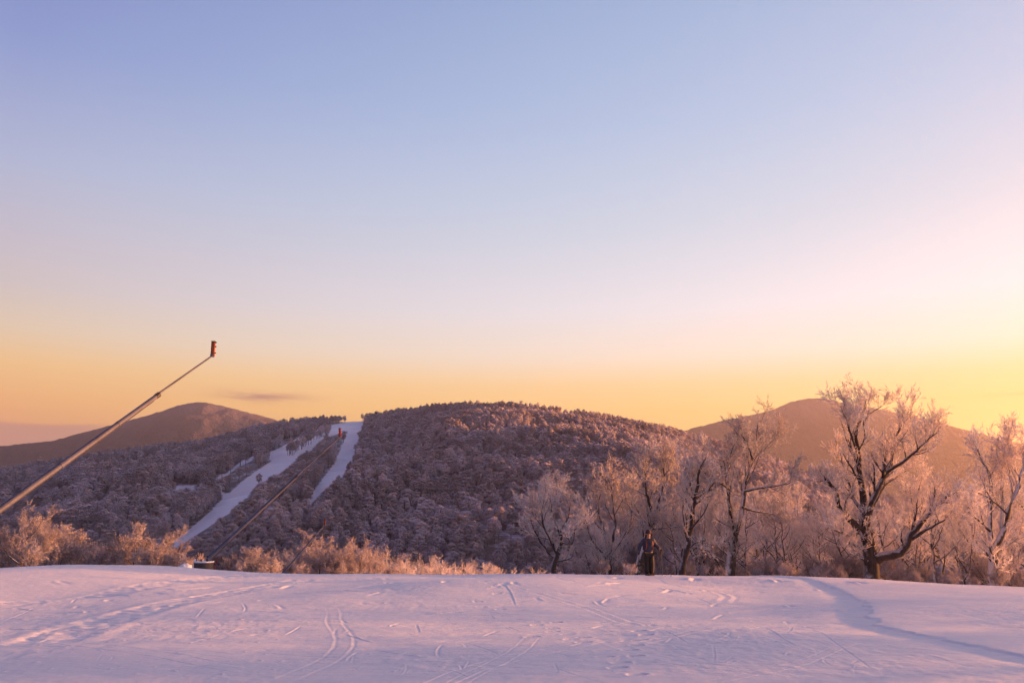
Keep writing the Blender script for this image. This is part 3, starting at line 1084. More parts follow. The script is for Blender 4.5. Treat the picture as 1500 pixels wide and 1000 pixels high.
for k, px in enumerate((842, 876, 918, 1022, 1046, 1098, 1142, 1186, 1214, 1322, 1368, 1404, 1438, 1486)):
    y = 39.5 + 2.5 * ((k * 37) % 10) / 10
    x = (px - 750) / FPX * y
    root = place('frosted_sprig', BRUSH[k % 4], (x, y, ground_z(x, y) - .12), k * 1.3, .13 + .012 * ((k * 53) % 11),
                 'small frosted sprig poking through the snow crest', 'sprigs on the crest', 'sprig')
    label_later(root, '%s from left of the small frosted sprigs poking through the snow crest', px)
label_now()

# --- bushes and tree tops on the left and below the crest in the middle
left = [(42, 737, 56, 5.2, 'big rounded frosted tree at the left edge under the long snow lance'),
        (2, 772, 60, 0, 'frosted tree cut by the left edge of the picture'),
        (92, 768, 62, 0, 'frosted bushy tree just right of the big one at the left edge'),
        (130, 800, 64, 0, 'low frosted bush between the two groups on the left'),
        (158, 800, 66, 0, 'low frosted bush left of the spiky-topped tree'),
        (203, 767, 62, 0, 'frosted tree with a tall spiky top left of the snow gun base'),
        (180, 790, 64, 0, 'small frosted bush against the left foot of the spiky-topped tree'),
        (236, 797, 60, 0, 'rounded frosted bush left of the dark snow gun base'),
        (272, 815, 66, 0, 'small frosted sapling right behind the snow mound'),
        (352, 812, 64, 0, 'low frosted bush right of the red marker pole'),
        (378, 803, 62, 0, 'feathery frosted bush right of the dark snow gun base'),
        (420, 808, 70, 0, 'frosted bush behind the foot of the small snow lance'),
        (455, 778, 74, 0, 'tall upright frosted bush behind the small snow lance'),
        (500, 790, 72, 0, 'dense frosted bush right of the small snow lance'),
        (530, 795, 82, 0, 'round frosted bush right of the dense one, mid picture')]
for k, (px, top, y, rad, lab) in enumerate(left):
    p = at(px, top, y)
    z = ground_z(p[0], y) - .15
    h = p[2] - z
    stems = 1 if k == 0 else (3 if k in (5, 12) else 5)
    w, c = fit(grow(generic_guides(h * .8, 500 + k, stems, .05, .50 if k != 12 else .3, .12), 540 + k, m2=7, m3=6, m4=5, m5=5, len2=.6,
                twig=.28, fat=.011, up=.45 if k == 12 else .22, size=.75), h)
    root = empty('frosted_tree' if h > 4.5 else 'frosted_bush', (p[0], y, z))
    link('trunk', w, M['bark'], root); link('crown', c, M['frost_bush'], root)
    tag(root, lab, 'tree' if h > 4.5 else 'bush', 'frosted bushes along the crest')
for k in range(40):
    px = 345 + (800 - 345) * (k + r.random()) / 40
    y = r.uniform(88, 140)
    top = np.interp(px, [345, 450, 560, 600, 680, 780], [822, 812, 800, 803, 815, 827]) + abs(r.normal(0, 7))
    p = at(px, top, y)
    z = ground_z(p[0], y) - .1
    root = place('downslope_tree', THICKET[r.integers(6)], (p[0], y, z), r.uniform(0, 6.28), (p[2] - z) / VAR_H * .97,
          'frosted tree top showing above the snow crest in mid picture', 'tree tops below the crest', 'tree')
    label_later(root, '%s from left of the frosted tree tops over the crest ' + ('around the small snow lance' if px < 500 else 'in mid picture' if px < 640 else 'left of the crooked-trunk tree'), px)
for k in range(26):
    px = -60 + 400 * (k + r.random()) / 26
    if 222 < px < 336:
        continue
    y = r.uniform(80, 120)
    top = 816 + r.normal(0, 6)
    p = at(px, top, y)
    z = ground_z(p[0], y) - .1
    root = place('downslope_tree', THICKET[r.integers(6)], (p[0], y, z), r.uniform(0, 6.28), (p[2] - z) / VAR_H * .97,
          'frosted tree top showing behind the bushes on the left', 'tree tops behind the left bushes', 'tree')
    label_later(root, '%s from left of the frosted tree tops behind the bushes ' + ('at the left edge' if px < 120 else 'left of the padded base'), px)
label_now()


# ------------------------------------------------------------------ hillside forest
def forest_variant(seed):
    r = np.random.default_rng(seed)
    h = 9.0
    wood, crown = Acc(), Acc()
    P = np.array([[0, 0, -.8], [r.normal(0, .15), r.normal(0, .15), 3.2], [r.normal(0, .25), r.normal(0, .25), h * .9]])[None]
    P = np.stack([resample(P[0], 6)])
    Rd = np.linspace(.22, .05, 6)[None]
    wood.add(*tubes(P, Rd, 5))
    P2, R2 = sprout(P, Rd, 11, 4, .36, .98, .72, .2, .48, .35, .1, .1, r, 1.0, .6, .3, .35)
    wood.add(*tubes(P2, R2, 3))
    # rounded clumps of rime-covered twigs
    nl = r.integers(11, 16)
    tall = seed % 2
    for q in range(nl):
        f = (q + .5) / nl
        a = q * 2.4 + r.uniform(-.4, .4)
        rr = 1.85 * math.sqrt(max(.05, math.sin(math.pi * (.22 + .74 * f)))) * r.uniform(.55, 1.05) * (1.0 if q < nl - 1 else .2)
        c = np.array([rr * math.cos(a), rr * math.sin(a), 3.6 + f * 5.0 + r.normal(0, .25)])
        lr = r.uniform(.75, 1.25) * (1 - .25 * f)
        n = 210
        d = unit(r.normal(size=(n, 3)) * np.array([1, 1, .8]) + np.array([0, 0, .35 + .5 * tall]))
        pos = c + d * lr * r.uniform(.25, .75, (n, 1)) * np.array([1, 1, .9])
        dd = unit(d + .45 * r.normal(size=(n, 3)) + np.array([0, 0, .3 + .9 * tall]))
        V, tr = needles(pos, dd, lr * r.uniform(.45, .95, n) * (1 + .5 * tall), r.uniform(.022, .06, n), r)
        crown.add(V, None, tr)
    nw = sum(len(q) for q in wood.q)
    # one mesh, two materials
    V = np.concatenate(wood.v + crown.v)
    q = np.concatenate(wood.q)
    tr = np.concatenate(crown.t) + wood.n
    me = mesh_np('frosted_forest_tree', V, q, tr)
    me.materials.append(M['bark_far']); me.materials.append(M['frost_far'])
    mi = np.zeros(len(me.polygons), dtype=np.int32); mi[len(q):] = 1
    me.polygons.foreach_set('material_index', mi)
    return me


FOREST = [forest_variant(700 + k) for k in range(9)]


def build_forest():
    r = np.random.default_rng(9)
    sp = 5.0
    ys = np.arange(330, 1060, sp)
    pts = []
    for y in ys:
        half = y * .72 + 20
        xs = np.arange(-half, half, sp)
        pts.append(np.stack([xs, np.full_like(xs, y)], 1))
    P = np.concatenate(pts)
    P += r.uniform(-sp * .48, sp * .48, P.shape)
    x, y = P[:, 0], P[:, 1]
    z = far_height(x, y)
    sc = r.uniform(.7, 1.3, len(x)) * (1 - .22 * sstep(800, 950, y)) * (1 + .12 * fbm(x / 60, y / 60, 61, 2))
    px, py = project(x, y, z)
    hp = 9.0 * sc * FPX / y
    jx = px + 2.6 * fbm(x / 14, y / 14, 71, 2) + r.normal(0, 1.2, len(px))
    jy = py + 1.6 * fbm(x / 14, y / 14, 73, 2)
    keep = np.ones(len(x), bool)
    for poly in RUNS:
        for f in (0, .3, .6, .85):
            for o in (-2.2, 0, 2.2):
                keep &= ~in_poly(jx + o * (0 if f == 0 else 1), jy - hp * f, poly)
    # the line of trees left standing in the upper run, and stragglers along the edges
    isle = in_poly(px, py, zoomed([(735, 352), (830, 292), (905, 258), (940, 244), (945, 256), (840, 308), (752, 362)]))
    keep |= isle
    keep |= (r.random(len(x)) < .035) & (py < 760) & ~in_poly(jx, jy, RUNS[0] + np.array([0, 0]))
    # a thin, gappy wood at the lower left where the snow shows between trunks
    gap = fbm(x / 30, y / 30, 33, 2) > .75
    keep &= ~gap
    keep &= (py - hp < 850)
    # drop the far side
    keep &= y < _crest_y(x / y) + 40
    x, y, z, sc, px, py, hp = (a[keep] for a in (x, y, z, sc, px, py, hp))
    rot = r.uniform(0, 6.28, len(x)); var = r.integers(0, len(FOREST), len(x))
    # the 300 that show largest: near, in frame, tops above the crest and not behind the right-hand trees
    vis = (px > 5) & (px < 1000) & (py - hp * .4 < 826) & ((px < 760) | (py - hp < 690))
    order = np.argsort(-np.where(vis, hp, 0))[:300]
    for i in order:
        o = bpy.data.objects.new('forest_tree', FOREST[var[i]])
        COL.objects.link(o)
        o.location = (float(x[i]), float(y[i]), float(z[i]))
        o.rotation_euler = (0, 0, float(rot[i]))
        o.scale = (float(sc[i]),) * 3
        where = 'left of the wide ski run' if px[i] < 420 - (py[i] - 690) * 1.5 and px[i] < 470 else 'between the two ski runs' if px[i] < 450 + (745 - py[i]) * .7 and py[i] < 790 else 'below and right of the ski runs'
        tag(o, 'frosted grey tree low on the wooded hill ' + where, 'tree', 'nearest trees of the hillside forest')
    rest = np.ones(len(x), bool); rest[order] = False
    n = int(rest.sum())
    me = bpy.data.meshes.new('hillside_forest')
    me.vertices.add(n)
    me.vertices.foreach_set('co', np.stack([x, y, z], 1)[rest].astype(np.float32).ravel())
    for nm, typ, val in (('var', 'INT', var[rest].astype(np.int32)), ('rot', 'FLOAT', rot[rest].astype(np.float32)), ('sc', 'FLOAT', sc[rest].astype(np.float32))):
        me.attributes.new(nm, typ, 'POINT').data.foreach_set('value', val)
    me.update()
    o = link('hillside_forest', me)
    tag(o, 'dense frosted bare forest covering the ski hill', 'forest', None, 'stuff')
    src = bpy.data.collections.new('forest_sources')
    for k, v in enumerate(FOREST):
        src.objects.link(bpy.data.objects.new('forest_source_%02d' % k, v))
    ng = bpy.data.node_groups.new('forest_scatter', 'GeometryNodeTree')
    ng.interface.new_socket('Geometry', in_out='INPUT', socket_type='NodeSocketGeometry')
    ng.interface.new_socket('Geometry', in_out='OUTPUT', socket_type='NodeSocketGeometry')
    N, L = ng.nodes, ng.links
    gi, go = N.new('NodeGroupInput'), N.new('NodeGroupOutput')
    ci = N.new('GeometryNodeCollectionInfo'); ci.inputs['Collection'].default_value = src
    ci.inputs['Separate Children'].default_value = True; ci.inputs['Reset Children'].default_value = True
    ip = N.new('GeometryNodeInstanceOnPoints'); ip.inputs['Pick Instance'].default_value = True

    def attr(nm, typ):
        a = N.new('GeometryNodeInputNamedAttribute'); a.data_type = typ; a.inputs['Name'].default_value = nm
        return a.outputs['Attribute']
    cx = N.new('ShaderNodeCombineXYZ'); L.new(attr('rot', 'FLOAT'), cx.inputs[2])
    L.new(gi.outputs[0], ip.inputs['Points']); L.new(ci.outputs[0], ip.inputs['Instance'])
    L.new(attr('var', 'INT'), ip.inputs['Instance Index'])
    L.new(cx.outputs[0], ip.inputs['Rotation']); L.new(attr('sc', 'FLOAT'), ip.inputs['Scale'])
    L.new(ip.outputs[0], go.inputs[0])
    md = o.modifiers.new('scatter', 'NODES'); md.node_group = ng
    print('forest trees', n + len(order))


build_forest()


# ------------------------------------------------------------------ snow guns
def bm_obj(name, bm, mat, parent=None, smooth=True, bevel=0.0):
    if bevel:
        bmesh.ops.bevel(bm, geom=list(bm.edges), offset=bevel, segments=2, affect='EDGES')
    bmesh.ops.recalc_face_normals(bm, faces=bm.faces)
    me = bpy.data.meshes.new(name)
    bm.to_mesh(me); bm.free()
    if smooth:
        for p in me.polygons:
            p.use_smooth = True
        me.set_sharp_from_angle(angle=R(38))
    return link(name, me, mat, parent)


def cone_between(bm, a, b, r0, r1, seg=12):
    a, b = Vector(a), Vector(b)
    d = b - a
    m = Matrix.Translation((a + b) / 2) @ d.to_track_quat('Z', 'Y').to_matrix().to_4x4()
    bmesh.ops.create_cone(bm, cap_ends=True, segments=seg, radius1=r0, radius2=r1, depth=d.length, matrix=m)


def box(bm, c, s, rot=None):
    m = Matrix.Translation(Vector(c)) @ (rot.to_4x4() if rot is not None else Matrix()) @ Matrix.Diagonal((*s, 1))
    bmesh.ops.create_cube(bm, size=1.0, matrix=m)


def lance(label, foot, tip, joint, rads, head_h, head_mat, lean=0.0):
    """snow lance: foot -> tip with a telescoping joint at fraction `joint`; rads = (foot, joint, slim tube) radii"""
    foot, tip = Vector(foot), Vector(tip)
    root = empty('snow_lance', foot)
    L = lambda p: Vector(p) - foot
    j = foot.lerp(tip, joint)
    u = (tip - foot).normalized()
    bm = bmesh.new(); cone_between(bm, L(foot), L(j), rads[0], rads[1], 14)
    pole = bm_obj('pole', bm, M['steel'], root)
    for f in (.3, .55, .8):
        c = foot.lerp(j, f); rr = rads[0] + (rads[1] - rads[0]) * f
        bm = bmesh.new(); cone_between(bm, L(c - u * .05), L(c + u * .05), rr * 1.12, rr * 1.12, 14)
        bm_obj('band', bm, M['steel'], pole)
    bm = bmesh.new()
    cone_between(bm, L(j - u * .14), L(j + u * .03), rads[1] * 1.18, rads[1] * 1.18, 14)
    bm_obj('collar', bm, M['steel_dark'], root)
    # the slim tube leaves the thick pole along its upper side
    side = Vector((0, 0, 1)); side = (side - u * side.dot(u)).normalized()
    o = side * rads[1] * .45
    bm = bmesh.new(); cone_between(bm, L(j - u * .3 + o), L(tip), rads[2], rads[2] * .85, 10)
    bm_obj('upper_tube', bm, M['steel_dark'] if rads[0] > .14 else M['steel'], root)
    # head: upright nozzle body with nozzles on the far side
    up = Matrix.Rotation(lean, 3, 'Y')
    hw = head_h * .24
    bm = bmesh.new()
    box(bm, L(tip) + up @ Vector((hw * .1, 0, head_h * .46)), (hw, hw, head_h), up)
    head = bm_obj('nozzle_head', bm, head_mat, root, bevel=hw * .12)
    bm = bmesh.new(); box(bm, L(tip) + up @ Vector((hw * .1, 0, head_h * .975)), (hw * 1.12, hw * 1.12, head_h * .05), up)
    bm_obj('cap', bm, M['steel_dark'], head, bevel=.004)
    for z in (.90, .62, .18):
        bm = bmesh.new()
        cone_between(bm, L(tip) + up @ Vector((hw * .5, 0, head_h * z)), L(tip) + up @ Vector((hw * .98, 0, head_h * (z + .02))), hw * .2, hw * .15, 8)
        bm_obj('nozzle', bm, M['black'], head)
    bm = bmesh.new(); cone_between(bm, L(tip) + Vector((0, -hw * .7, head_h * .02)), L(tip) + Vector((0, hw * .7, head_h * .02)), hw * .42, hw * .42, 12)
    bm_obj('pivot', bm, M['steel'], head)
    pts = [L(foot.lerp(tip, f)) - side * (rads[0] + (rads[1] - rads[0]) * f / joint + rads[2] * .3 + .012 * math.sin(f * 22) ** 2) for f in np.linspace(.02, joint * .97, 22)]
    bm = bmesh.new()
    for a, b in zip(pts[:-1], pts[1:]):
        cone_between(bm, a, b, rads[2] * .3, rads[2] * .3, 6)
    bm_obj('hose', bm, M['black'], root)
    tag(root, label, 'snow gun', 'snow lances on the slope')
    return root


# long lance at the left, standing just outside the frame
tipA = at(311, 521, 34)
footA = at(-150, 857, 24); footA[2] = ground_z(footA[0], footA[1])
# keep the lance on its line in the picture: raise the foot onto a stand post
LA = lance('long steel snow lance rising from the left edge against the sky', at(-150, 854, 24), tipA, .765, (.108, .084, .042), .6, M['gun_orange'])
bm = bmesh.new(); cone_between(bm, (0, 0, footA[2] - at(-150, 854, 24)[2] - .6), (0, 0, .25), .2, .17, 14)
bm_obj('stand_post', bm, M['steel'], LA)

tipB = at(498, 639, 56)
footB = at(304, 819, 53)
LB = lance('slanting snow lance with red head and dark padded base, mid left', footB, tipB, .66, (.125, .085, .05), .55, M['gun_red'], R(-6))
zb = ground_z(footB[0], footB[1])


def lathe(bm, prof, seg=28, c=(0, 0, 0), wob=0.0, seed=0):
    rr = random.Random(seed)
    rings = []
    for rad, z in prof:
        rings.append([bm.verts.new((c[0] + rad * math.cos(a) * (1 + wob * rr.uniform(-1, 1)), c[1] + rad * math.sin(a) * (1 + wob * rr.uniform(-1, 1)), c[2] + z))
                      for a in [2 * math.pi * k / seg for k in range(seg)]])
    for p, q in zip(rings[:-1], rings[1:]):
        for k in range(seg):
            bm.faces.new((p[k], p[(k + 1) % seg], q[(k + 1) % seg], q[k]))
    bm.faces.new(rings[0][::-1]); bm.faces.new(rings[-1])


topz = at(299, 823.5, 53)[2]
c0 = at(298.5, 823.5, 53) - footB
hb = topz - (zb - .2)
bm = bmesh.new(); lathe(bm, [(.50, -hb), (.53, -hb * .5), (.57, -.06), (.57, 0)], c=c0)
bm_obj('padded_base', bm, M['pad'], LB)
bm = bmesh.new(); lathe(bm, [(.56, .0), (.60, .03), (.585, .075), (.45, .085), (.1, .05)], c=c0, wob=.04, seed=3)
bm_obj('snow_cap', bm, M['drift'], LB)
bm = bmesh.new(); cone_between(bm, (0, 0, -.25), (0, 0, .22), .07, .06, 12); bm_obj('post', bm, M['steel_dark'], LB)
for dx in (-.42, -.50):
    bm = bmesh.new(); cone_between(bm, (c0[0] + .28 + dx, c0[1], -.22), (c0[0] + .28 + dx, c0[1], .02), .035, .03, 8); bm_obj('valve', bm, M['black'], LB)
bm = bmesh.new(); cone_between(bm, (c0[0] - .62, c0[1] - .1, -hb), (c0[0] - .5, c0[1] - .1, .03), .1, .06, 10); bm_obj('snow_wedge', bm, M['drift'], LB)

tipC = at(475.5, 768.5, 60)
gC = at(405, 850, 58)
LC = lance('small thin snow lance standing among the frosted bushes below the red-headed one', gC, tipC, .8, (.075, .055, .035), .42, M['gun_orange'])
bm = bmesh.new(); cone_between(bm, (0, 0, ground_z(gC[0], gC[1]) - gC[2] - .4), (0, 0, .1), .11, .09, 12); bm_obj('stand_post', bm, M['steel'], LC)

# snow mound beside the padded base
pm = at(271, 834, 50)
bm = bmesh.new()
bmesh.ops.create_icosphere(bm, subdivisions=4, radius=1.0)
for v in bm.verts:
    v.co = Vector((v.co.x * .50, v.co.y * .7, v.co.z * .62))
    if v.co.x > .26:
        v.co.x = .26 + (v.co.x - .26) * .3
    v.co += Vector((1, 1, 1)) * .02 * math.sin(v.co.x * 19 + v.co.y * 13)
mo = bm_obj('snow_mound', bm, M['drift'])
mo.location = (pm[0], pm[1], ground_z(pm[0], pm[1]) + .05)
tag(mo, 'small drift of snow left of the dark padded base', 'snow mound')

for (px, top, Y, rad, mat, lean, lab) in ((318.5, 817, 54, .018, 'red_pole', .22, 'thin red marker pole leaning right beside the padded base'),
                                          (468.5, 833.5, 48, .03, 'black', 0, 'short black marker post on the crest under the small snow lance')):
    p = at(px, top, Y); z = ground_z(p[0], p[1]) - .3
    root = empty('marker_pole', (p[0] - lean * (p[2] - z), p[1], z))
    bm = bmesh.new(); cone_between(bm, (0, 0, 0), (lean * (p[2] - z), 0, p[2] - z), rad, rad * .8, 8)
    sh = bm_obj('shaft', bm, M[mat], root)
    bm = bmesh.new(); cone_between(bm, (lean * (p[2] - z), 0, p[2] - z), (lean * (p[2] - z) * 1.01, 0, p[2] - z + .03), rad, rad * .4, 8)
    bm_obj('cap', bm, M[mat], root)
    tag(root, lab, 'marker pole')

# ------------------------------------------------------------------ things on the hill
def hill_point(px, py, y0=420, y1=1060):
    d = ray(px, py)
    ys = np.linspace(y0, y1, 3000)
    p = d[None] * (ys / d[1])[:, None]
    h = far_height(p[:, 0], p[:, 1])
    k = np.argmax(p[:, 2] <= h)
    return p[k] if p[k, 2] <= h[k] else np.array([*p[np.argmin(p[:, 2] - h)][:2], h[np.argmin(p[:, 2] - h)]])


hp_ = hill_point(552, 606)
hut = empty('lift_hut', hp_)
bm = bmesh.new(); box(bm, (0, 0, 4.2), (4.4, 4, 8.6)); bm_obj('wall', bm, M['wood'], hut, bevel=.05)
bm = bmesh.new()
for s in (-1, 1):
    box(bm, (s * 1.35, 0, 9.1), (3.2, 5, .35), Matrix.Rotation(s * R(28), 3, 'Y'))
bm_obj('roof', bm, M['drift'], hut)
bm = bmesh.new(); box(bm, (0, -2.02, 5.6), (1.6, .1, 1.6)); bm_obj('window', bm, M['black'], hut)
tag(hut, 'tiny dark lift hut on the hilltop beside the ski run', 'hut')
for px, py, lab in ((352, 682, 'small dark lift tower among the trees left of the wide ski run'),):
    p = hill_point(px, py)
    tw = empty('lift_tower', p)
    bm = bmesh.new(); cone_between(bm, (0, 0, -1), (0, 0, 8.5), .3, .2, 10); bm_obj('mast', bm, M['steel_dark'], tw)
    bm = bmesh.new(); box(bm, (0, 0, 8.3), (4.2, .4, .4)); bm_obj('crossarm', bm, M['steel_dark'], tw)
    for s in (-1, 1):
        bm = bmesh.new(); box(bm, (s * 1.9, 0, 7.9), (.3, 1.6, .35)); bm_obj('sheave', bm, M['black'], tw)
    tag(tw, lab, 'lift tower')


# ------------------------------------------------------------------ skier
def skin_mesh(name, verts, edges, radii, root, sub=2):
    me = bpy.data.meshes.new(name)
    me.from_pydata(verts, edges, [])
    o = bpy.data.objects.new(name, me)
    COL.objects.link(o)
    o.modifiers.new('skin', 'SKIN').use_smooth_shade = True
    sv = me.skin_vertices[0].data if me.skin_vertices else None
    if sv is None:
        bpy.context.view_layer.objects.active = o
        bpy.ops.mesh.customdata_skin_add()
        sv = me.skin_vertices[0].data
    for i, rr in enumerate(radii):
        sv[i].radius = rr if isinstance(rr, tuple) else (rr, rr)
        sv[i].use_root = (i == root)
    ss = o.modifiers.new('sub', 'SUBSURF'); ss.levels = sub; ss.render_levels = sub
    dg = bpy.context.evaluated_depsgraph_get()
    dg.update()
    out = bpy.data.meshes.new_from_object(o.evaluated_get(dg))
    out.name = name
    bpy.data.objects.remove(o, do_unlink=True)
    for p in out.polygons:
        p.use_smooth = True
    return out


M['skin'] = simple('skin', (.42, .24, .17), .6, 0, .1)
M['navy'] = simple('navy_jacket_cloth', (.028, .028, .058), .75, 0, .3, 9, .3)
M['trousers'] = simple('dark_brown_trouser_cloth', (.018, .012, .011), .8, 0, .3, 9, .3)
M['strap'] = simple('orange_red_webbing', (.22, .035, .015), .6)
M['hat'] = simple('dark_knit_hat', (.07, .03, .04), .9, 0, .3, 30, .5)
M['boot'] = simple('yellow_ski_boot', (.42, .20, .04), .45)
M['boot_dark'] = simple('black_ski_boot', (.04, .035, .04), .45)
M['hair'] = simple('brown_hair', (.05, .03, .02), .8)
M['glove'] = simple('dark_glove', (.03, .022, .022), .8)


def build_skier():
    Y = 35.0
    g = at(951, 841.5, Y)
    gz = ground_z(g[0], g[1]) + .02
    root = empty('person', (g[0], g[1], gz), R(10))
    # body, facing the camera (-y); image left is -x
    V = [(0, 0, .97), (0, -.01, 1.12), (0, -.02, 1.30), (0, -.01, 1.44), (0, -.02, 1.53), (0, -.05, 1.62), (0, -.045, 1.74),          # 0-6 spine, neck, head
         (-.20, -.01, 1.42), (-.36, .02, 1.20), (-.43, -.08, .97),                    # 7-9 left-of-image arm
         (.20, -.01, 1.42), (.33, .03, 1.22), (.46, -.10, 1.08),                      # 10-12 arm holding the pole
         (-.09, 0, .92), (-.095, -.03, .50), (-.09, .02, .10), (-.09, -.12, .05),      # 13-16 leg
         (.09, 0, .92), (.10, -.03, .50), (.09, .03, .10), (.09, -.11, .05)]           # 17-20 leg
    E = [(0, 1), (1, 2), (2, 3), (3, 4), (4, 5), (5, 6), (3, 7), (7, 8), (8, 9), (3, 10), (10, 11), (11, 12), (0, 13), (13, 14), (14, 15), (15, 16),
         (0, 17), (17, 18), (18, 19), (19, 20)]
    rad = [(.15, .11), (.14, .10), (.16, .11), (.12, .09), .06, (.078, .092), (.07, .085), .065, .05, .038, .065, .05, .038, .085, .06, .045, .04, .085, .06, .045, .04]
    link('body', skin_mesh('body', V, E, rad, 0), M['skin'], root)
    # jacket and trousers follow the body
    jr = [(.215, .15), (.205, .145), (.235, .155), (.17, .13), (.09, .09)]
    JV = [(0, 0, .93), (0, -.01, 1.12), (0, -.02, 1.30), (0, -.01, 1.43), (0, -.02, 1.51)] + V[7:10] + V[10:13]
    JV[7] = (-.424, -.07, .99); JV[10] = (.445, -.085, 1.095)
    JE = [(0, 1), (1, 2), (2, 3), (3, 4), (3, 5), (5, 6), (6, 7), (3, 8), (8, 9), (9, 10)]
    link('jacket', skin_mesh('jacket', JV, JE, jr + [.10, .088, .068] * 2, 0), M['navy'], root)
    TV = [(0, 0, .95)] + [(-.09, 0, .88), (-.10, -.03, .50), (-.095, .01, .13)] + [(.09, 0, .88), (.105, -.03, .50), (.095, .015, .13)]
    TE = [(0, 1), (1, 2), (2, 3), (0, 4), (4, 5), (5, 6)]
    link('trousers', skin_mesh('trousers', TV, TE, [(.20, .14)] + [.13, .115, .11] * 2, 0), M['trousers'], root)
    # hat, hair, face
    bm = bmesh.new(); lathe(bm, [(.103, 1.70), (.112, 1.72), (.108, 1.76), (.092, 1.81), (.055, 1.845), (.012, 1.855)], 20, (0, -.045, 0))
    h = bm_obj('hat', bm, M['hat'], root)
    bm = bmesh.new(); lathe(bm, [(.114, 1.69), (.119, 1.71), (.114, 1.735)], 20, (0, -.045, 0)); bm_obj('brim', bm, M['hat'], h)
    bm = bmesh.new()
    for x, y, z, s in ((-.085, -.02, 1.62, .055), (-.10, -.015, 1.57, .05), (-.105, -.01, 1.52, .04), (.06, .02, 1.62, .05), (0, .035, 1.60, .07)):
        bmesh.ops.create_icosphere(bm, subdivisions=2, radius=s, matrix=Matrix.Translation((x, y, z)))
    bm_obj('hair', bm, M['hair'], root)
    for s in (-1, 1):
        bm = bmesh.new(); bmesh.ops.create_icosphere(bm, subdivisions=2, radius=.012, matrix=Matrix.Translation((s * .033, -.136, 1.665))); bm_obj('eye', bm, M['black'], root)
        bm = bmesh.new(); bmesh.ops.create_icosphere(bm, subdivisions=2, radius=.022, matrix=Matrix.Translation((s * .082, -.04, 1.645)) @ Matrix.Diagonal((.5, .8, 1.3, 1))); bm_obj('ear', bm, M['skin'], root)
    bm = bmesh.new(); cone_between(bm, (0, -.135, 1.665), (0, -.16, 1.625), .008, .017, 8); bm_obj('nose', bm, M['skin'], root)
    bm = bmesh.new(); box(bm, (0, -.138, 1.592), (.045, .012, .01)); bm_obj('mouth', bm, M['hat'], root)
    # gloved hands closed round the pole grips: palm, four fingers and thumb
    for c, sx in (((-.438, -.115, .935), -1), ((.475, -.135, 1.05), 1)):
        hv = [(c[0], c[1] + .05, c[2] + .03), (c[0], c[1], c[2])]
        he, hr = [(0, 1)], [.036, (.042, .03)]
        for k in range(4):
            z = c[2] + .035 - k * .024
            b = len(hv)
            hv += [(c[0] + sx * .028, c[1] - .02, z), (c[0] + sx * .022, c[1] - .055 + .004 * k, z), (c[0] - sx * .008, c[1] - .066 + .004 * k, z), (c[0] - sx * .026, c[1] - .045, z)]
            he += [(1, b), (b, b + 1), (b + 1, b + 2), (b + 2, b + 3)]
            hr += [.013, .012, .011, .010]
        b = len(hv)
        hv += [(c[0] - sx * .03, c[1] - .01, c[2] + .03), (c[0] - sx * .025, c[1] - .04, c[2] + .05), (c[0] - sx * .002, c[1] - .06, c[2] + .055)]
        he += [(1, b), (b, b + 1), (b + 1, b + 2)]; hr += [.014, .013, .011]
        link('glove', skin_mesh('glove', hv, he, hr, 1, 1), M['glove'], root)
    for s, mat in ((-1, 'boot_dark'), (1, 'boot')):
        bm = bmesh.new()
        box(bm, (s * .095, -.06, .075), (.11, .30, .11)); box(bm, (s * .095, .02, .18), (.11, .13, .2))
        bo = bm_obj('boot', bm, M[mat], root, bevel=.02)
        bm = bmesh.new(); box(bm, (s * .095, -.07, .14), (.125, .05, .03)); bm_obj('buckle', bm, M['steel_dark'], bo)
    tag(root, 'skier in navy jacket and dark trousers standing on the crest with poles', 'person')
    mw = Matrix.Translation((g[0], g[1], gz)) @ Matrix.Rotation(R(10), 4, 'Z')
    # backpack with orange-red straps
    bp = empty('backpack', mw @ Vector((0, .16, 1.0)), R(10))
    bm = bmesh.new(); box(bm, (0, .07, .23), (.30, .17, .46)); bm_obj('bag', bm, M['trousers'], bp, bevel=.05)
    for s in (-1, 1):
        pts = [(s * .10, -.02, .44), (s * .105, -.14, .50), (s * .115, -.305, .42), (s * .125, -.335, .25), (s * .15, -.27, .08), (s * .155, -.05, .05)]
        bm = bmesh.new()
        for a, b in zip(pts[:-1], pts[1:]):
            a, b = Vector(a), Vector(b); d = b - a
            box(bm, (a + b) / 2, (.045, .014, d.length + .01), d.to_track_quat('Z', 'Y').to_matrix())
        bm_obj('strap', bm, M['strap'], bp)
    tag(bp, 'dark backpack with orange-red straps worn by the skier', 'backpack')
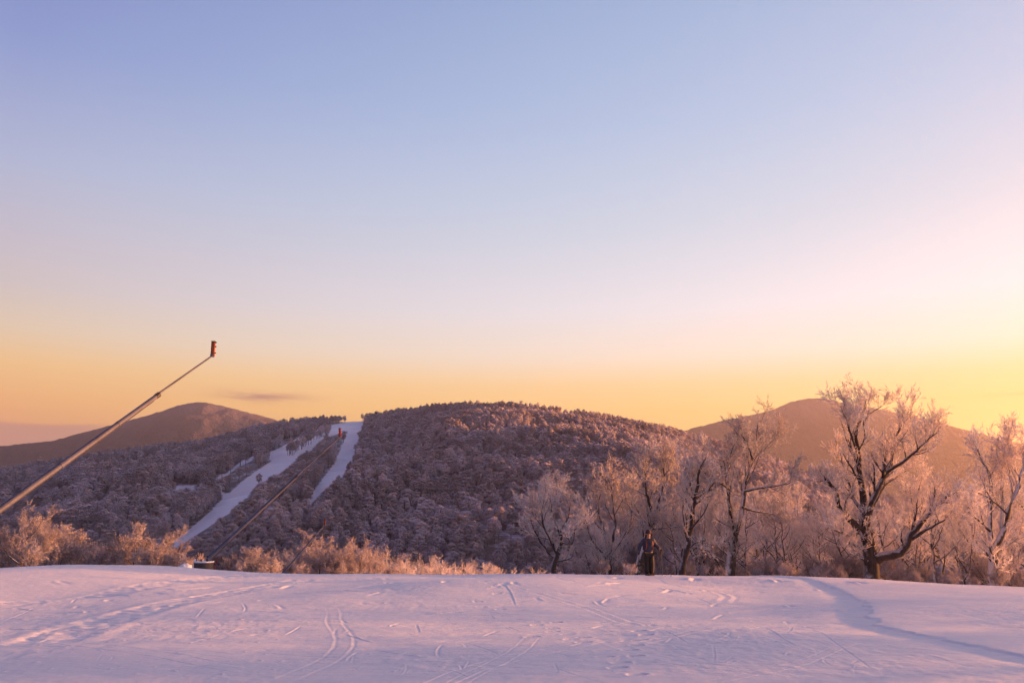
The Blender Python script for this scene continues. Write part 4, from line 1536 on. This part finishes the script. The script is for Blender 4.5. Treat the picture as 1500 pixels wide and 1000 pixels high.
    for (hx, hy, hz), (tx, ty), lab in (((-.442, -.155, .95), (-.47, .05), 'ski pole in the skier hand on the left, held low'),
                                        ((.473, -.175, 1.07), (.49, -.12), 'upright ski pole in the skier hand on the right')):
        p0, p1 = mw @ Vector((tx, ty, -.03)), mw @ Vector((hx, hy, hz))
        u = (p1 - p0).normalized()
        po = empty('ski_pole', p0)
        bm = bmesh.new(); cone_between(bm, (0, 0, 0), p1 - p0, .008, .012, 8); bm_obj('shaft', bm, M['steel_dark'], po)
        bm = bmesh.new(); cone_between(bm, p1 - p0 - u * .07, p1 - p0 + u * .09, .018, .02, 10); bm_obj('grip', bm, M['black'], po)
        bm = bmesh.new(); cone_between(bm, u * .06, u * .075, .05, .04, 14); bm_obj('basket', bm, M['black'], po)
        tag(po, lab, 'ski pole')
    for s, lab in ((-1, 'ski under the skier boot on the left'), (1, 'ski under the yellow boot of the skier')):
        sk = empty('ski', mw @ Vector((s * .1, 0, .0)), R(10 + s * 3 + 42))
        bm = bmesh.new()
        prof = [(-.95, .012, .095), (-.8, .0, .11), (-.3, .0, .085), (.1, 0, .08), (.55, 0, .10), (.72, .03, .09), (.85, .09, .03)]
        rows = []
        for (yy, zz, ww) in prof:
            rows.append([bm.verts.new((dx * ww / 2, -yy, zz + dz)) for dx, dz in ((-1, 0), (1, 0), (1, .018), (-1, .018))])
        for a, b in zip(rows[:-1], rows[1:]):
            for k in range(4):
                bm.faces.new((a[k], a[(k + 1) % 4], b[(k + 1) % 4], b[k]))
        bm.faces.new(rows[0]); bm.faces.new(rows[-1])
        bm_obj('deck', bm, M['steel_dark'], sk)
        bm = bmesh.new(); box(bm, (0, -.14, .035), (.07, .07, .04)); box(bm, (0, .2, .04), (.07, .08, .05)); bm_obj('binding', bm, M['black'], sk)
        tag(sk, lab, 'ski')


build_skier()

# ------------------------------------------------------------------ haze
bm = bmesh.new()
box(bm, (0, 5000, 180), (26000, 17000, 960))
hz = bm_obj('haze', bm, None, None, smooth=False)
hm, t, out = material('morning_haze')
pv = t.node('ShaderNodeVolumePrincipled')
pv.inputs['Color'].default_value = (1.0, .89, .90, 1)
pv.inputs['Density'].default_value = 7.2e-5
pv.inputs['Anisotropy'].default_value = .62
t.l.new(pv.outputs[0], out.inputs['Volume'])
hz.data.materials.append(hm)
tag(hz, 'thin morning haze over the valley', 'haze', None, 'stuff')
